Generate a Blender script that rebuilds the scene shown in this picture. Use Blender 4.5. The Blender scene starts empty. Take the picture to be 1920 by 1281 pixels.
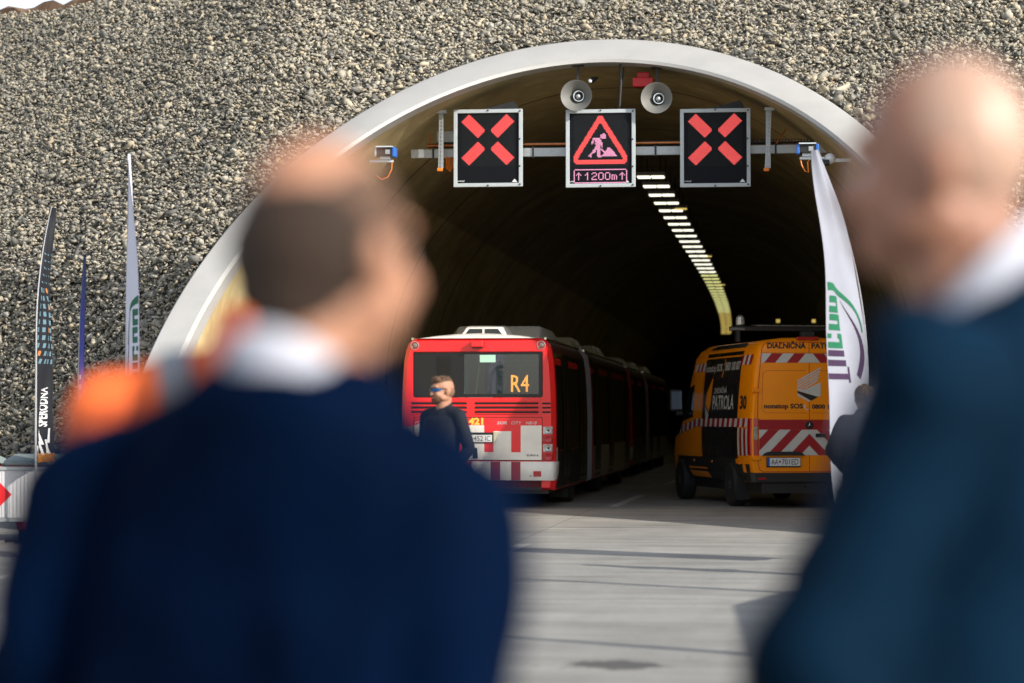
import bpy, bmesh, math, random
import numpy as np
from mathutils import Vector, Matrix
from mathutils.geometry import tessellate_polygon
RAD = math.radians
rnd = random.Random(7)
npr = np.random.default_rng(11)
scene = bpy.context.scene
COL = scene.collection

# ------------------------------------------------------------------ materials
def new_mat(name):
    m = bpy.data.materials.new(name); m.use_nodes = True
    nt = m.node_tree; bs = nt.nodes['Principled BSDF']
    return m, nt, bs

def pm(name, col, rough=.5, metal=0., var=0., vscale=6., bump=0., bscale=40., coat=0., emit=None, estr=1., spec=.5, sheen=0.):
    """procedural principled material: base colour with a little noise, roughness break-up and bump"""
    m, nt, bs = new_mat(name)
    N, L = nt.nodes, nt.links
    c = (*col, 1)
    bs.inputs['Base Color'].default_value = c
    bs.inputs['Roughness'].default_value = rough
    bs.inputs['Metallic'].default_value = metal
    bs.inputs['Specular IOR Level'].default_value = spec
    if coat: bs.inputs['Coat Weight'].default_value = coat; bs.inputs['Coat Roughness'].default_value = .06
    if sheen: bs.inputs['Sheen Weight'].default_value = sheen
    tc = N.new('ShaderNodeTexCoord')
    if var:
        n1 = N.new('ShaderNodeTexNoise'); n1.inputs['Scale'].default_value = vscale; n1.inputs['Detail'].default_value = 6; n1.inputs['Roughness'].default_value = .65
        L.new(tc.outputs['Object'], n1.inputs['Vector'])
        mr = N.new('ShaderNodeMapRange'); mr.inputs[1].default_value = .3; mr.inputs[2].default_value = .7
        mr.inputs[3].default_value = 1 - var; mr.inputs[4].default_value = 1 + var * .6
        L.new(n1.outputs['Fac'], mr.inputs[0])
        hs = N.new('ShaderNodeHueSaturation'); hs.inputs['Color'].default_value = c
        L.new(mr.outputs[0], hs.inputs['Value']); L.new(hs.outputs[0], bs.inputs['Base Color'])
        m2 = N.new('ShaderNodeMapRange'); m2.inputs[3].default_value = max(0, rough - .12); m2.inputs[4].default_value = min(1, rough + .12)
        L.new(n1.outputs['Fac'], m2.inputs[0]); L.new(m2.outputs[0], bs.inputs['Roughness'])
    if bump:
        n2 = N.new('ShaderNodeTexNoise'); n2.inputs['Scale'].default_value = bscale; n2.inputs['Detail'].default_value = 4
        L.new(tc.outputs['Object'], n2.inputs['Vector'])
        b = N.new('ShaderNodeBump'); b.inputs['Strength'].default_value = bump; b.inputs['Distance'].default_value = .02
        L.new(n2.outputs['Fac'], b.inputs['Height']); L.new(b.outputs[0], bs.inputs['Normal'])
    if emit:
        bs.inputs['Emission Color'].default_value = (*emit, 1); bs.inputs['Emission Strength'].default_value = estr
    return m

M = {}
M['white_paint'] = pm('white_paint', (.405, .40, .388), .6, var=.09, vscale=1.3, bump=.05)
M['steel'] = pm('galvanised_steel', (.42, .44, .45), .45, .6, var=.15, vscale=12)
M['dark_steel'] = pm('dark_steel', (.03, .03, .032), .5, .3, var=.2)
M['alu'] = pm('aluminium_frame', (.62, .68, .72), .45, .25, var=.06, vscale=8)
M['alu_frame'] = pm('grey_frame_paint', (.44, .49, .52), .5, 0, var=.06, vscale=8)
M['display'] = pm('black_display', (.004, .005, .008), .6, var=.2, vscale=3, spec=.15)
M['dot_off'] = pm('unlit_dot', (.028, .036, .033), .6, spec=.2)
M['dot_red'] = pm('lit_red_dot', (.4, .03, .03), .5, emit=(.95, .10, .095), estr=.56)
M['dot_pink'] = pm('lit_pink_dot', (.4, .2, .3), .5, emit=(.9, .28, .52), estr=.47)
M['mark_white'] = pm('white_print', (.75, .76, .78), .6)
M['orange_plastic'] = pm('orange_plastic', (.85, .22, .02), .45, var=.1)
M['blue_plastic'] = pm('blue_plastic', (.02, .13, .5), .4, var=.1)
M['copper'] = pm('copper', (.55, .2, .07), .35, .8, var=.25, vscale=9)
M['horn'] = pm('grey_horn', (.15, .15, .14), .55, var=.06)
M['rubber'] = pm('black_rubber', (.012, .012, .013), .75, var=.2, vscale=15)
M['rim'] = pm('wheel_rim', (.28, .29, .3), .4, .6, var=.2)
M['bus_red'] = pm('bus_red_paint', (.78, .012, .016), .32, var=.06, vscale=2, coat=.4)
M['bus_red_dark'] = pm('bus_dark_red_paint', (.30, .012, .03), .35, var=.06, coat=.3)
M['bus_white'] = pm('bus_white_paint', (.80, .79, .76), .35, var=.10, vscale=4, coat=.3)
M['bus_cream'] = pm('bus_cream_paint', (.5, .46, .34), .4, var=.08, coat=.2)
M['bus_black'] = pm('bus_black_trim', (.006, .006, .007), .35, var=.1)
M['grille_black'] = pm('grille_black', (.002, .002, .002), .7)
M['bellows'] = pm('grey_bellows_fabric', (.26, .26, .28), .85, var=.15, vscale=8, bump=.1)
M['plate_white'] = pm('plate_white', (.72, .74, .76), .45, var=.03)
M['ink'] = pm('black_ink', (.015, .015, .018), .6)
M['ink_blue'] = pm('blue_ink', (.02, .08, .4), .6)
M['gold'] = pm('yellow_print', (.95, .62, .08), .55)
M['silver'] = pm('silver_letters', (.62, .6, .6), .35, .4)
M['lamp_red'] = pm('red_lens', (.42, .004, .01), .18, var=.25, vscale=30, coat=.5)
M['lamp_clear'] = pm('clear_lens', (.5, .5, .5), .15, .5, var=.4, vscale=40)
M['amber_led'] = pm('amber_led', (.5, .2, .03), .5, emit=(1., .42, .10), estr=.58)
M['pale_sticker'] = pm('pale_sticker', (.42, .70, .58), .6)
M['teal'] = pm('bus_interior_teal', (.10, .27, .28), .6, var=.3, vscale=2)
M['pole_yellow'] = pm('grab_pole', (.55, .45, .25), .35)
M['seat'] = pm('bus_seat', (.2, .3, .32), .8, var=.2)
M['van_orange'] = pm('van_orange_paint', (1.0, .30, .0), .4, var=.05, vscale=2, coat=.12, spec=.3)
M['van_black'] = pm('van_black_film', (.006, .008, .008), .3, var=.1, coat=.2)
M['van_red'] = pm('van_red_film', (.36, .008, .02), .4, var=.06)
M['van_silver'] = pm('van_silver_film', (.60, .60, .58), .45, var=.06)
M['plastic_black'] = pm('black_plastic', (.014, .014, .015), .6, var=.15, vscale=10)
M['van_glass'] = pm('dark_van_glass', (.008, .012, .014), .08, coat=.4)
M['mirror'] = pm('dim_mirror', (.10, .15, .22), .2, .6)
M['red_in_shade'] = pm('shade_darkened_bus_red', (.05, .006, .008), .4)  # bus red darkened so the colour itself carries the side's shade
M['unit_grey'] = pm('roof_unit_grey', (.42, .42, .39), .5, var=.1)
M['gutter'] = pm('polished_gutter', (.7, .66, .5), .22, .9, var=.2, vscale=25)
M['chrome'] = pm('chrome', (.7, .7, .7), .15, 1.)
M['suit_navy'] = pm('navy_suit_wool', (.0001, .0048, .0215), .9, var=.3, vscale=5, bump=.35, bscale=9, spec=.04)
M['suit_teal'] = pm('blue_grey_suit_wool', (.0018, .0130, .031), .9, var=.3, vscale=5, bump=.35, bscale=9, spec=.06)
M['shirt_white'] = pm('white_cotton', (.55, .57, .66), .85, var=.05, bump=.1)
M['shirt_dark'] = pm('dark_navy_cotton', (.003, .007, .016), .85, var=.3, vscale=9, bump=.3, bscale=18)
M['jacket_black'] = pm('black_cotton', (.003, .004, .008), .9, var=.3, bump=.2, spec=.1)
M['jacket_orange'] = pm('orange_jacket', (.98, .17, .035), .7, var=.12, vscale=4, bump=.2, bscale=14)
M['reflective'] = pm('silver_reflective_band', (.26, .29, .32), .4)
M['trousers_dark'] = pm('dark_trousers', (.012, .014, .022), .9, var=.2, bump=.1)
M['skin'] = pm('skin', (.41, .20, .122), .62, var=.12, vscale=18, bump=.05, bscale=120)
M['hair_thin'] = pm('thinning_brown_hair', (.105, .054, .032), .8, var=.3, vscale=60)
M['scalp'] = pm('sunlit_shaved_scalp', (.47, .295, .22), .42, var=.08, vscale=20)  # skull tone lightened, sunlight on the head put into the colour
M['skin_tan'] = pm('shade_darkened_skin', (.35, .165, .105), .5, var=.12, vscale=16, bump=.05, bscale=120)  # bald man's skin darkened, shade on the face put into the colour
M['hair_brown'] = pm('brown_hair', (.11, .055, .026), .7, var=.45, vscale=60, bump=.6, bscale=90)
M['hair_dark'] = pm('dark_cropped_hair', (.030, .015, .008), .85, var=.4, vscale=70, bump=.4, bscale=150)
M['hair_fair'] = pm('dark_blond_curls', (.17, .095, .035), .7, var=.6, vscale=50, bump=.8, bscale=60)
M['stubble'] = pm('shaved_sides', (.22, .115, .07), .8, var=.2, vscale=80)
M['beard'] = pm('brown_beard', (.10, .042, .02), .85, var=.4, vscale=90, bump=.5, bscale=150)
M['lens_blue'] = pm('blue_mirror_lens', (.02, .16, .45), .12, .85, var=.5, vscale=30)
M['eye'] = pm('eye', (.6, .6, .6), .2)
M['lip'] = pm('lip', (.38, .13, .10), .5)
M['shoe'] = pm('black_leather', (.01, .01, .01), .3)
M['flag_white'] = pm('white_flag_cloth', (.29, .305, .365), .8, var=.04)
M['flag_white_lifted'] = pm('white_flag_cloth_lifted', (.74, .74, .86), .8, var=.03)  # same white cloth, colour lightened to offset its shaded side
M['flag_black'] = pm('black_flag_cloth', (.0025, .004, .009), .75, var=.15)
M['flag_green'] = pm('green_flag_print', (.005, .13, .06), .8)
M['flag_plum'] = pm('dark_plum_flag_print', (.035, .012, .05), .8)
M['flag_amber'] = pm('amber_flag_cloth', (.82, .36, .04), .8, var=.05)
M['dash_blue'] = pm('pale_blue_print', (.10, .19, .24), .8)
M['dash_orange'] = pm('orange_print', (.5, .17, .04), .8)
M['pole'] = pm('flag_pole', (.5, .5, .52), .35, .5)
M['board_white'] = pm('reflective_white_board', (.62, .62, .64), .5, var=.05, vscale=2)
M['sign_red'] = pm('sign_red', (.62, .008, .012), .5)
M['bin_lid'] = pm('grey_green_lid', (.26, .32, .31), .55, var=.1)
M['bin_red'] = pm('red_plastic_bin', (.45, .03, .03), .55, var=.1)
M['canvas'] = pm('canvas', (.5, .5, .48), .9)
M['alarm_red'] = pm('alarm_red', (.5, .01, .015), .5)
M['lane_white'] = pm('lane_paint', (.55, .54, .50), .8, var=.25, vscale=3, bump=.1)
M['lamp_case'] = pm('lamp_case', (.3, .3, .28), .5)
M['lamp_white'] = pm('lamp_white', (.8, .8, .7), .4, emit=(1., .97, .78), estr=1.0)
M['lamp_lime'] = pm('lamp_pale_yellow', (.8, .8, .6), .4, emit=(.95, .93, .36), estr=.66)
M['lamp_yellow'] = pm('lamp_yellow', (.8, .7, .3), .4, emit=(.90, .66, .17), estr=.5)

# flag with a blue-to-pink print
def flag_gradient():
    m, nt, bs = new_mat('blue_pink_flag_cloth'); N, L = nt.nodes, nt.links
    tc = N.new('ShaderNodeTexCoord'); sp = N.new('ShaderNodeSeparateXYZ'); L.new(tc.outputs['Object'], sp.inputs[0])
    mr = N.new('ShaderNodeMapRange'); mr.inputs[1].default_value = .5; mr.inputs[2].default_value = 3.2; L.new(sp.outputs['Z'], mr.inputs[0])
    cr = N.new('ShaderNodeValToRGB'); e = cr.color_ramp.elements
    e[0].position = 0; e[0].color = (.75, .12, .55, 1); e[1].position = 1; e[1].color = (.02, .04, .10, 1)
    x = e.new(.45); x.color = (.35, .2, .62, 1); x = e.new(.62); x.color = (.03, .04, .35, 1)
    L.new(mr.outputs[0], cr.inputs[0]); L.new(cr.outputs[0], bs.inputs['Base Color']); bs.inputs['Roughness'].default_value = .8
    return m
M['flag_gradient'] = flag_gradient()

def glass_mat(name, tint, refl=.08):
    m, nt, bs = new_mat(name); N, L = nt.nodes, nt.links
    tr = N.new('ShaderNodeBsdfTransparent'); tr.inputs[0].default_value = (*tint, 1)
    gl = N.new('ShaderNodeBsdfGlossy'); gl.inputs['Roughness'].default_value = .03; gl.inputs[0].default_value = (.9, .95, 1, 1)
    lw = N.new('ShaderNodeLayerWeight'); lw.inputs[0].default_value = .25
    mr = N.new('ShaderNodeMapRange'); mr.inputs[3].default_value = refl; mr.inputs[4].default_value = .9; L.new(lw.outputs['Fresnel'], mr.inputs[0])
    mx = N.new('ShaderNodeMixShader'); L.new(mr.outputs[0], mx.inputs[0]); L.new(tr.outputs[0], mx.inputs[1]); L.new(gl.outputs[0], mx.inputs[2])
    L.new(mx.outputs[0], N['Material Output'].inputs[0]); return m
M['bus_glass'] = glass_mat('tinted_bus_glass', (.36, .55, .55))

def concrete_ground():
    m, nt, bs = new_mat('worn_concrete_road'); N, L = nt.nodes, nt.links
    geo = N.new('ShaderNodeNewGeometry')
    rot = N.new('ShaderNodeVectorRotate'); rot.rotation_type = 'Z_AXIS'; rot.inputs['Angle'].default_value = .117
    L.new(geo.outputs['Position'], rot.inputs['Vector'])           # road-aligned coordinates
    def noise(scale, det, sx=1, sy=1):
        mp = N.new('ShaderNodeMapping'); mp.inputs['Scale'].default_value = (sx, sy, 1); L.new(rot.outputs[0], mp.inputs[0])
        n = N.new('ShaderNodeTexNoise'); n.inputs['Scale'].default_value = scale; n.inputs['Detail'].default_value = det; n.inputs['Roughness'].default_value = .62
        L.new(mp.outputs[0], n.inputs['Vector']); return n.outputs['Fac']
    def mrange(s, a, b, c, d):
        n = N.new('ShaderNodeMapRange'); L.new(s, n.inputs[0])
        for i, v in enumerate((a, b, c, d)): n.inputs[i + 1].default_value = v
        return n.outputs[0]
    def math_(op, a, b=None):
        n = N.new('ShaderNodeMath'); n.operation = op
        for i, v in enumerate((a, b)):
            if v is None: continue
            if hasattr(v, 'links'): L.new(v, n.inputs[i])
            else: n.inputs[i].default_value = v
        return n.outputs[0]
    base = mrange(noise(.35, 5), .3, .7, .86, 1.10)
    base = math_('MULTIPLY', base, mrange(noise(1.1, 6, .35, 1.6), .3, .75, .70, 1.12))     # lateral smears
    base = math_('MULTIPLY', base, mrange(noise(2.0, 5, 1.2, .25), .3, .7, .90, 1.06))      # tyre streaks
    base = math_('MULTIPLY', base, mrange(noise(24, 3), .3, .7, .90, 1.08))
    pits = mrange(noise(7.0, 4), .66, .72, 1, .55); base = math_('MULTIPLY', base, pits)
    base = math_('MULTIPLY', base, mrange(noise(.9, 7, .25, 2.4), .60, .72, 1, .50))        # dark oily streaks
    sp = N.new('ShaderNodeSeparateXYZ'); L.new(rot.outputs[0], sp.inputs[0])
    def joint(sock, period, off, w):
        a = math_('ADD', sock, off); f = math_('FRACT', math_('DIVIDE', a, period))
        d = math_('ABSOLUTE', math_('SUBTRACT', f, .5))
        return mrange(d, 0, w / period, .45, 1)
    base = math_('MULTIPLY', base, joint(sp.outputs['Y'], 5.2, 1.2, .016))
    base = math_('MULTIPLY', base, joint(sp.outputs['X'], 4.1, 2.05 + 3.30, .014))
    # one spilled-oil puddle near the camera
    mp = N.new('ShaderNodeMapping'); mp.vector_type = 'TEXTURE'; mp.inputs['Location'].default_value = (.60, 14.35, 0); mp.inputs['Scale'].default_value = (.33, .34, 1); mp.inputs['Rotation'].default_value = (0, 0, -.25)
    L.new(geo.outputs['Position'], mp.inputs[0])
    ln = N.new('ShaderNodeVectorMath'); ln.operation = 'LENGTH'; L.new(mp.outputs[0], ln.inputs[0])
    dd = math_('ADD', ln.outputs['Value'], mrange(noise(5, 4), .3, .7, -.45, .45))
    base = math_('MULTIPLY', base, mrange(dd, .65, .95, .30, 1))
    mixc = N.new('ShaderNodeMix'); mixc.data_type = 'RGBA'
    mixc.inputs['A'].default_value = (.345, .335, .305, 1); mixc.inputs['B'].default_value = (.30, .295, .28, 1)
    L.new(noise(.22, 3), mixc.inputs['Factor'])
    hs = N.new('ShaderNodeHueSaturation'); L.new(mixc.outputs['Result'], hs.inputs['Color']); L.new(base, hs.inputs['Value'])
    L.new(hs.outputs[0], bs.inputs['Base Color'])
    L.new(mrange(noise(1.5, 4), .3, .7, .62, .85), bs.inputs['Roughness'])
    b = N.new('ShaderNodeBump'); b.inputs['Strength'].default_value = .35; b.inputs['Distance'].default_value = .012
    L.new(noise(16, 5), b.inputs['Height']); L.new(b.outputs[0], bs.inputs['Normal'])
    return m
M['concrete'] = concrete_ground()

def vault_mat():
    """sprayed tunnel lining; UV.x = metres along the tunnel, UV.y = height"""
    m, nt, bs = new_mat('tunnel_lining'); N, L = nt.nodes, nt.links
    uv = N.new('ShaderNodeUVMap'); uv.uv_map = 'UVMap'; sp = N.new('ShaderNodeSeparateXYZ'); L.new(uv.outputs[0], sp.inputs[0])
    geo = N.new('ShaderNodeNewGeometry')
    n1 = N.new('ShaderNodeTexNoise'); n1.inputs['Scale'].default_value = .55; n1.inputs['Detail'].default_value = 7; n1.inputs['Roughness'].default_value = .62; L.new(geo.outputs['Position'], n1.inputs['Vector'])
    n2 = N.new('ShaderNodeTexNoise'); n2.inputs['Scale'].default_value = 3.; n2.inputs['Detail'].default_value = 5; L.new(geo.outputs['Position'], n2.inputs['Vector'])
    cr = N.new('ShaderNodeValToRGB'); e = cr.color_ramp.elements
    e[0].position = .32; e[0].color = (.24, .185, .085, 1); e[1].position = .68; e[1].color = (.44, .36, .19, 1)
    L.new(n1.outputs['Fac'], cr.inputs[0])
    def mt(op, a, b=None):
        n = N.new('ShaderNodeMath'); n.operation = op
        for i, v in enumerate((a, b)):
            if v is None: continue
            if hasattr(v, 'links'): L.new(v, n.inputs[i])
            else: n.inputs[i].default_value = v
        return n.outputs[0]
    f = mt('ABSOLUTE', mt('SUBTRACT', mt('FRACT', mt('DIVIDE', mt('ADD', sp.outputs['X'], 1.5), 6.0)), .5))
    j = N.new('ShaderNodeMapRange'); j.inputs[1].default_value = .004; j.inputs[2].default_value = .012; j.inputs[3].default_value = .08; j.inputs[4].default_value = 1; L.new(f, j.inputs[0])
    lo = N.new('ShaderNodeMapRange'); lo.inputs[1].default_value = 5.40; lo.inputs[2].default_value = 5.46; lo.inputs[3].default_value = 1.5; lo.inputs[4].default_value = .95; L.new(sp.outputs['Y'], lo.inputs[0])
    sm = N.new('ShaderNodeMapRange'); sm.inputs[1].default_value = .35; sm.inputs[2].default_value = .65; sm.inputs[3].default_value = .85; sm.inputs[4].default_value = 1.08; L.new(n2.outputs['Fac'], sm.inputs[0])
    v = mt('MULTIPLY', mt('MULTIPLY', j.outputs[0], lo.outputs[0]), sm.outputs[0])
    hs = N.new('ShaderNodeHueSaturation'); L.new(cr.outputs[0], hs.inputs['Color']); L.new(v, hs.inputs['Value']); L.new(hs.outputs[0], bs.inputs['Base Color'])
    bs.inputs['Roughness'].default_value = .75
    b = N.new('ShaderNodeBump'); b.inputs['Strength'].default_value = .3; b.inputs['Distance'].default_value = .03; L.new(n2.outputs['Fac'], b.inputs['Height']); L.new(b.outputs[0], bs.inputs['Normal'])
    return m
M['vault'] = vault_mat()

def stone_mat():
    m, nt, bs = new_mat('crushed_stone'); N, L = nt.nodes, nt.links
    geo = N.new('ShaderNodeNewGeometry')
    cr = N.new('ShaderNodeValToRGB'); cr.color_ramp.interpolation = 'LINEAR'; e = cr.color_ramp.elements
    e[0].position = 0; e[0].color = (0.105, 0.103, 0.095, 1); e[1].position = 1; e[1].color = (0.507, 0.437, 0.304, 1)
    for p, c in ((.16, (0.204, 0.197, 0.175)), (.36, (0.340, 0.313, 0.253)), (.55, (0.421, 0.382, 0.300)), (.68, (0.285, 0.279, 0.253)), (.80, (0.458, 0.376, 0.253)), (.92, (0.446, 0.418, 0.352))):
        x = e.new(p); x.color = (*c, 1)
    L.new(geo.outputs['Random Per Island'], cr.inputs[0])
    n = N.new('ShaderNodeTexNoise'); n.inputs['Scale'].default_value = 22; n.inputs['Detail'].default_value = 5; L.new(geo.outputs['Position'], n.inputs['Vector'])
    mr = N.new('ShaderNodeMapRange'); mr.inputs[1].default_value = .3; mr.inputs[2].default_value = .7; mr.inputs[3].default_value = .7; mr.inputs[4].default_value = 1.2; L.new(n.outputs['Fac'], mr.inputs[0])
    nl = N.new('ShaderNodeTexNoise'); nl.inputs['Scale'].default_value = .45; nl.inputs['Detail'].default_value = 4; L.new(geo.outputs['Position'], nl.inputs['Vector'])
    ml = N.new('ShaderNodeMapRange'); ml.inputs[1].default_value = .3; ml.inputs[2].default_value = .7; ml.inputs[3].default_value = .82; ml.inputs[4].default_value = 1.12; L.new(nl.outputs['Fac'], ml.inputs[0])
    mm = N.new('ShaderNodeMath'); mm.operation = 'MULTIPLY'; L.new(mr.outputs[0], mm.inputs[0]); L.new(ml.outputs[0], mm.inputs[1])
    hs = N.new('ShaderNodeHueSaturation'); L.new(cr.outputs[0], hs.inputs['Color']); L.new(mm.outputs[0], hs.inputs['Value']); L.new(hs.outputs[0], bs.inputs['Base Color'])
    bs.inputs['Roughness'].default_value = .85
    b = N.new('ShaderNodeBump'); b.inputs['Strength'].default_value = .5; b.inputs['Distance'].default_value = .01; L.new(n.outputs['Fac'], b.inputs['Height']); L.new(b.outputs[0], bs.inputs['Normal'])
    return m
M['stone'] = stone_mat()
def slope_mat():
    m, nt, bs = new_mat('stony_soil'); N, L = nt.nodes, nt.links
    geo = N.new('ShaderNodeNewGeometry'); vo = N.new('ShaderNodeTexVoronoi'); vo.inputs['Scale'].default_value = 9; L.new(geo.outputs['Position'], vo.inputs['Vector'])
    sp = N.new('ShaderNodeSeparateColor'); L.new(vo.outputs['Color'], sp.inputs[0])
    cr = N.new('ShaderNodeValToRGB'); e = cr.color_ramp.elements; e[0].color = (.03, .028, .025, 1); e[1].color = (.20, .185, .15, 1); e[0].position = .25; L.new(sp.outputs[0], cr.inputs[0])
    L.new(cr.outputs[0], bs.inputs['Base Color']); bs.inputs['Roughness'].default_value = .95
    b = N.new('ShaderNodeBump'); b.inputs['Strength'].default_value = .8; b.inputs['Distance'].default_value = .05; L.new(vo.outputs['Distance'], b.inputs['Height']); L.new(b.outputs[0], bs.inputs['Normal'])
    return m
M['under_soil'] = slope_mat()
M['brown_soil'] = pm('brown_soil', (.21, .115, .058), .95, var=.35, vscale=2.5, bump=.6, bscale=7)

# ------------------------------------------------------------------ mesh builder
_txt = {}
def text_geo(s, bold=0.):
    k = (s, bold)
    if k not in _txt:
        cu = bpy.data.curves.new('t', 'FONT'); cu.body = s; cu.offset = bold; cu.resolution_u = 3
        ob = bpy.data.objects.new('t', cu); COL.objects.link(ob)
        dg = bpy.context.evaluated_depsgraph_get()
        me = bpy.data.meshes.new_from_object(ob.evaluated_get(dg))
        v = np.array([tuple(p.co)[:2] for p in me.vertices]); f = [tuple(p.vertices) for p in me.polygons]
        v -= v.min(0); v /= np.maximum(v.max(0), 1e-6)
        bpy.data.objects.remove(ob); bpy.data.curves.remove(cu); bpy.data.meshes.remove(me)
        _txt[k] = (v, f)
    return _txt[k]

class MB:
    def __init__(s): s.v = []; s.f = []; s.m = []; s.mi = 0
    def mat(s, i): s.mi = i; return s
    def add(s, vs, fs):
        b = len(s.v); s.v += [tuple(p) for p in vs]
        for f in fs: s.f.append(tuple(b + i for i in f)); s.m.append(s.mi)
        return s
    def box(s, c, d, rz=0., mx=None):
        hx, hy, hz = d[0] / 2, d[1] / 2, d[2] / 2
        P = [Vector((sx * hx, sy * hy, sz * hz)) for sz in (-1, 1) for sy in (-1, 1) for sx in (-1, 1)]
        if rz: q = Matrix.Rotation(rz, 3, 'Z'); P = [q @ p for p in P]
        if mx is not None: P = [mx @ p for p in P]
        c = Vector(c)
        return s.add([p + c for p in P], [(0, 2, 3, 1), (4, 5, 7, 6), (0, 1, 5, 4), (2, 6, 7, 3), (0, 4, 6, 2), (1, 3, 7, 5)])
    def box2(s, x0, x1, y0, y1, z0, z1): return s.box(((x0 + x1) / 2, (y0 + y1) / 2, (z0 + z1) / 2), (x1 - x0, y1 - y0, z1 - z0))
    def loft(s, rings, closed=True, caps=True):
        n = len(rings[0]); vs = [p for r in rings for p in r]; fs = []
        for i in range(len(rings) - 1):
            for j in range(n if closed else n - 1):
                k = (j + 1) % n; fs.append((i * n + j, i * n + k, (i + 1) * n + k, (i + 1) * n + j))
        if caps and closed: fs.append(tuple(range(n - 1, -1, -1))); fs.append(tuple((len(rings) - 1) * n + j for j in range(n)))
        return s.add(vs, fs)
    def tube(s, pts, r, n=10, caps=True):
        pts = [Vector(p) for p in pts]; rs = r if hasattr(r, '__len__') else [r] * len(pts)
        d0 = (pts[1] - pts[0]).normalized(); a = d0.orthogonal().normalized(); rings = []
        for i, p in enumerate(pts):
            d = (pts[min(i + 1, len(pts) - 1)] - pts[max(i - 1, 0)]).normalized()
            a = (a - d * a.dot(d)).normalized(); b = d.cross(a)
            rings.append([p + (a * math.cos(t) + b * math.sin(t)) * rs[i] for t in (2 * math.pi * j / n for j in range(n))])
        return s.loft(rings, True, caps)
    def lathe(s, prof, o=(0, 0, 0), ax=(0, 0, 1), n=24, caps=True):
        ax = Vector(ax).normalized(); a = ax.orthogonal().normalized(); b = ax.cross(a); o = Vector(o)
        rings = [[o + ax * z + (a * math.cos(t) + b * math.sin(t)) * max(r, 1e-4) for t in (2 * math.pi * j / n for j in range(n))] for r, z in prof]
        return s.loft(rings, True, caps)
    def ell(s, c, r, mx=None, n=16):
        c = Vector(c); rings = []
        for i in range(1, n // 2):
            ph = math.pi * i / (n // 2)
            ring = []
            for j in range(n):
                t = 2 * math.pi * j / n
                p = Vector((r[0] * math.sin(ph) * math.cos(t), r[1] * math.sin(ph) * math.sin(t), -r[2] * math.cos(ph)))
                ring.append((mx @ p if mx is not None else p) + c)
            rings.append(ring)
        lo = Vector((0, 0, -r[2])); hi = Vector((0, 0, r[2]))
        if mx is not None: lo, hi = mx @ lo, mx @ hi
        m = len(rings); vs = [p for q in rings for p in q] + [lo + c, hi + c]; fs = []
        for i in range(m - 1):
            for j in range(n): k = (j + 1) % n; fs.append((i * n + j, i * n + k, (i + 1) * n + k, (i + 1) * n + j))
        for j in range(n):
            k = (j + 1) % n; fs.append((m * n, k, j)); fs.append(((m - 1) * n + j, (m - 1) * n + k, m * n + 1))
        return s.add(vs, fs)
    def cone(s, p0, r0, p1, r1, n=12):
        p0, p1 = Vector(p0), Vector(p1); L = (p1 - p0).length
        if L < 1e-5: return s.ell(p0, (r0,) * 3)
        pr = [(r0 * math.sin(a), -r0 * math.cos(a)) for a in (math.pi * i / 10 for i in range(0, 6))]
        pr += [(r1 * math.cos(a), L + r1 * math.sin(a)) for a in (math.pi * i / 10 for i in range(0, 6))]
        return s.lathe(pr, p0, p1 - p0, n)
    def prism(s, poly, fn0, fn1, holes=()):
        """caps (with holes) from fn0 / fn1 mapping 2-D points to 3-D, walls between"""
        loops = [list(poly)] + [list(h) for h in holes]
        flat = [p for l in loops for p in l]; n = len(flat)
        tris = tessellate_polygon([[Vector((p[0], p[1], 0)) for p in l] for l in loops])
        vs = [fn0(*p) for p in flat] + [fn1(*p) for p in flat]; fs = []
        for t in tris: fs.append(tuple(t)); fs.append(tuple(n + i for i in reversed(t)))
        o = 0
        for l in loops:
            k = len(l)
            for i in range(k): j = (i + 1) % k; fs.append((o + i, o + j, n + o + j, n + o + i))
            o += k
        return s.add(vs, fs)
    def plate_xz(s, poly, y0, y1, holes=(), inset=0.):
        cx = sum(p[0] for p in poly) / len(poly); cz = sum(p[1] for p in poly) / len(poly)
        def f0(x, z):
            if inset and (x, z) in set(map(tuple, poly)):
                return (x - math.copysign(min(inset, abs(x - cx)), x - cx), y0, z - math.copysign(min(inset * .6, abs(z - cz)), z - cz))
            return (x, y0, z)
        return s.prism([tuple(p) for p in poly], f0, lambda x, z: (x, y1, z), holes)
    def text(s, t, fn, x, z, w, h, bold=0., shear=0.):
        v, f = text_geo(t, bold)
        return s.add([fn(x + p[0] * w + p[1] * h * shear, z + p[1] * h) for p in v], f)
    def build(s, name, mats, parent=None, smooth=35, bevel=0., seg=2, sub=0):
        me = bpy.data.meshes.new(name); me.from_pydata(s.v, [], s.f)
        mats = mats if isinstance(mats, (list, tuple)) else [mats]
        for m in mats: me.materials.append(M[m] if isinstance(m, str) else m)
        if len(mats) > 1: me.polygons.foreach_set('material_index', s.m)
        bm = bmesh.new(); bm.from_mesh(me)
        bmesh.ops.recalc_face_normals(bm, faces=bm.faces)
        if bevel:
            ed = [e for e in bm.edges if len(e.link_faces) == 2 and e.calc_face_angle(0) > .6]
            bmesh.ops.bevel(bm, geom=ed, offset=bevel, segments=seg, affect='EDGES', profile=.5, clamp_overlap=True)
        bm.to_mesh(me); bm.free()
        if smooth: me.shade_smooth(); me.set_sharp_from_angle(angle=RAD(smooth))
        return link(name, me, parent)

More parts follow.
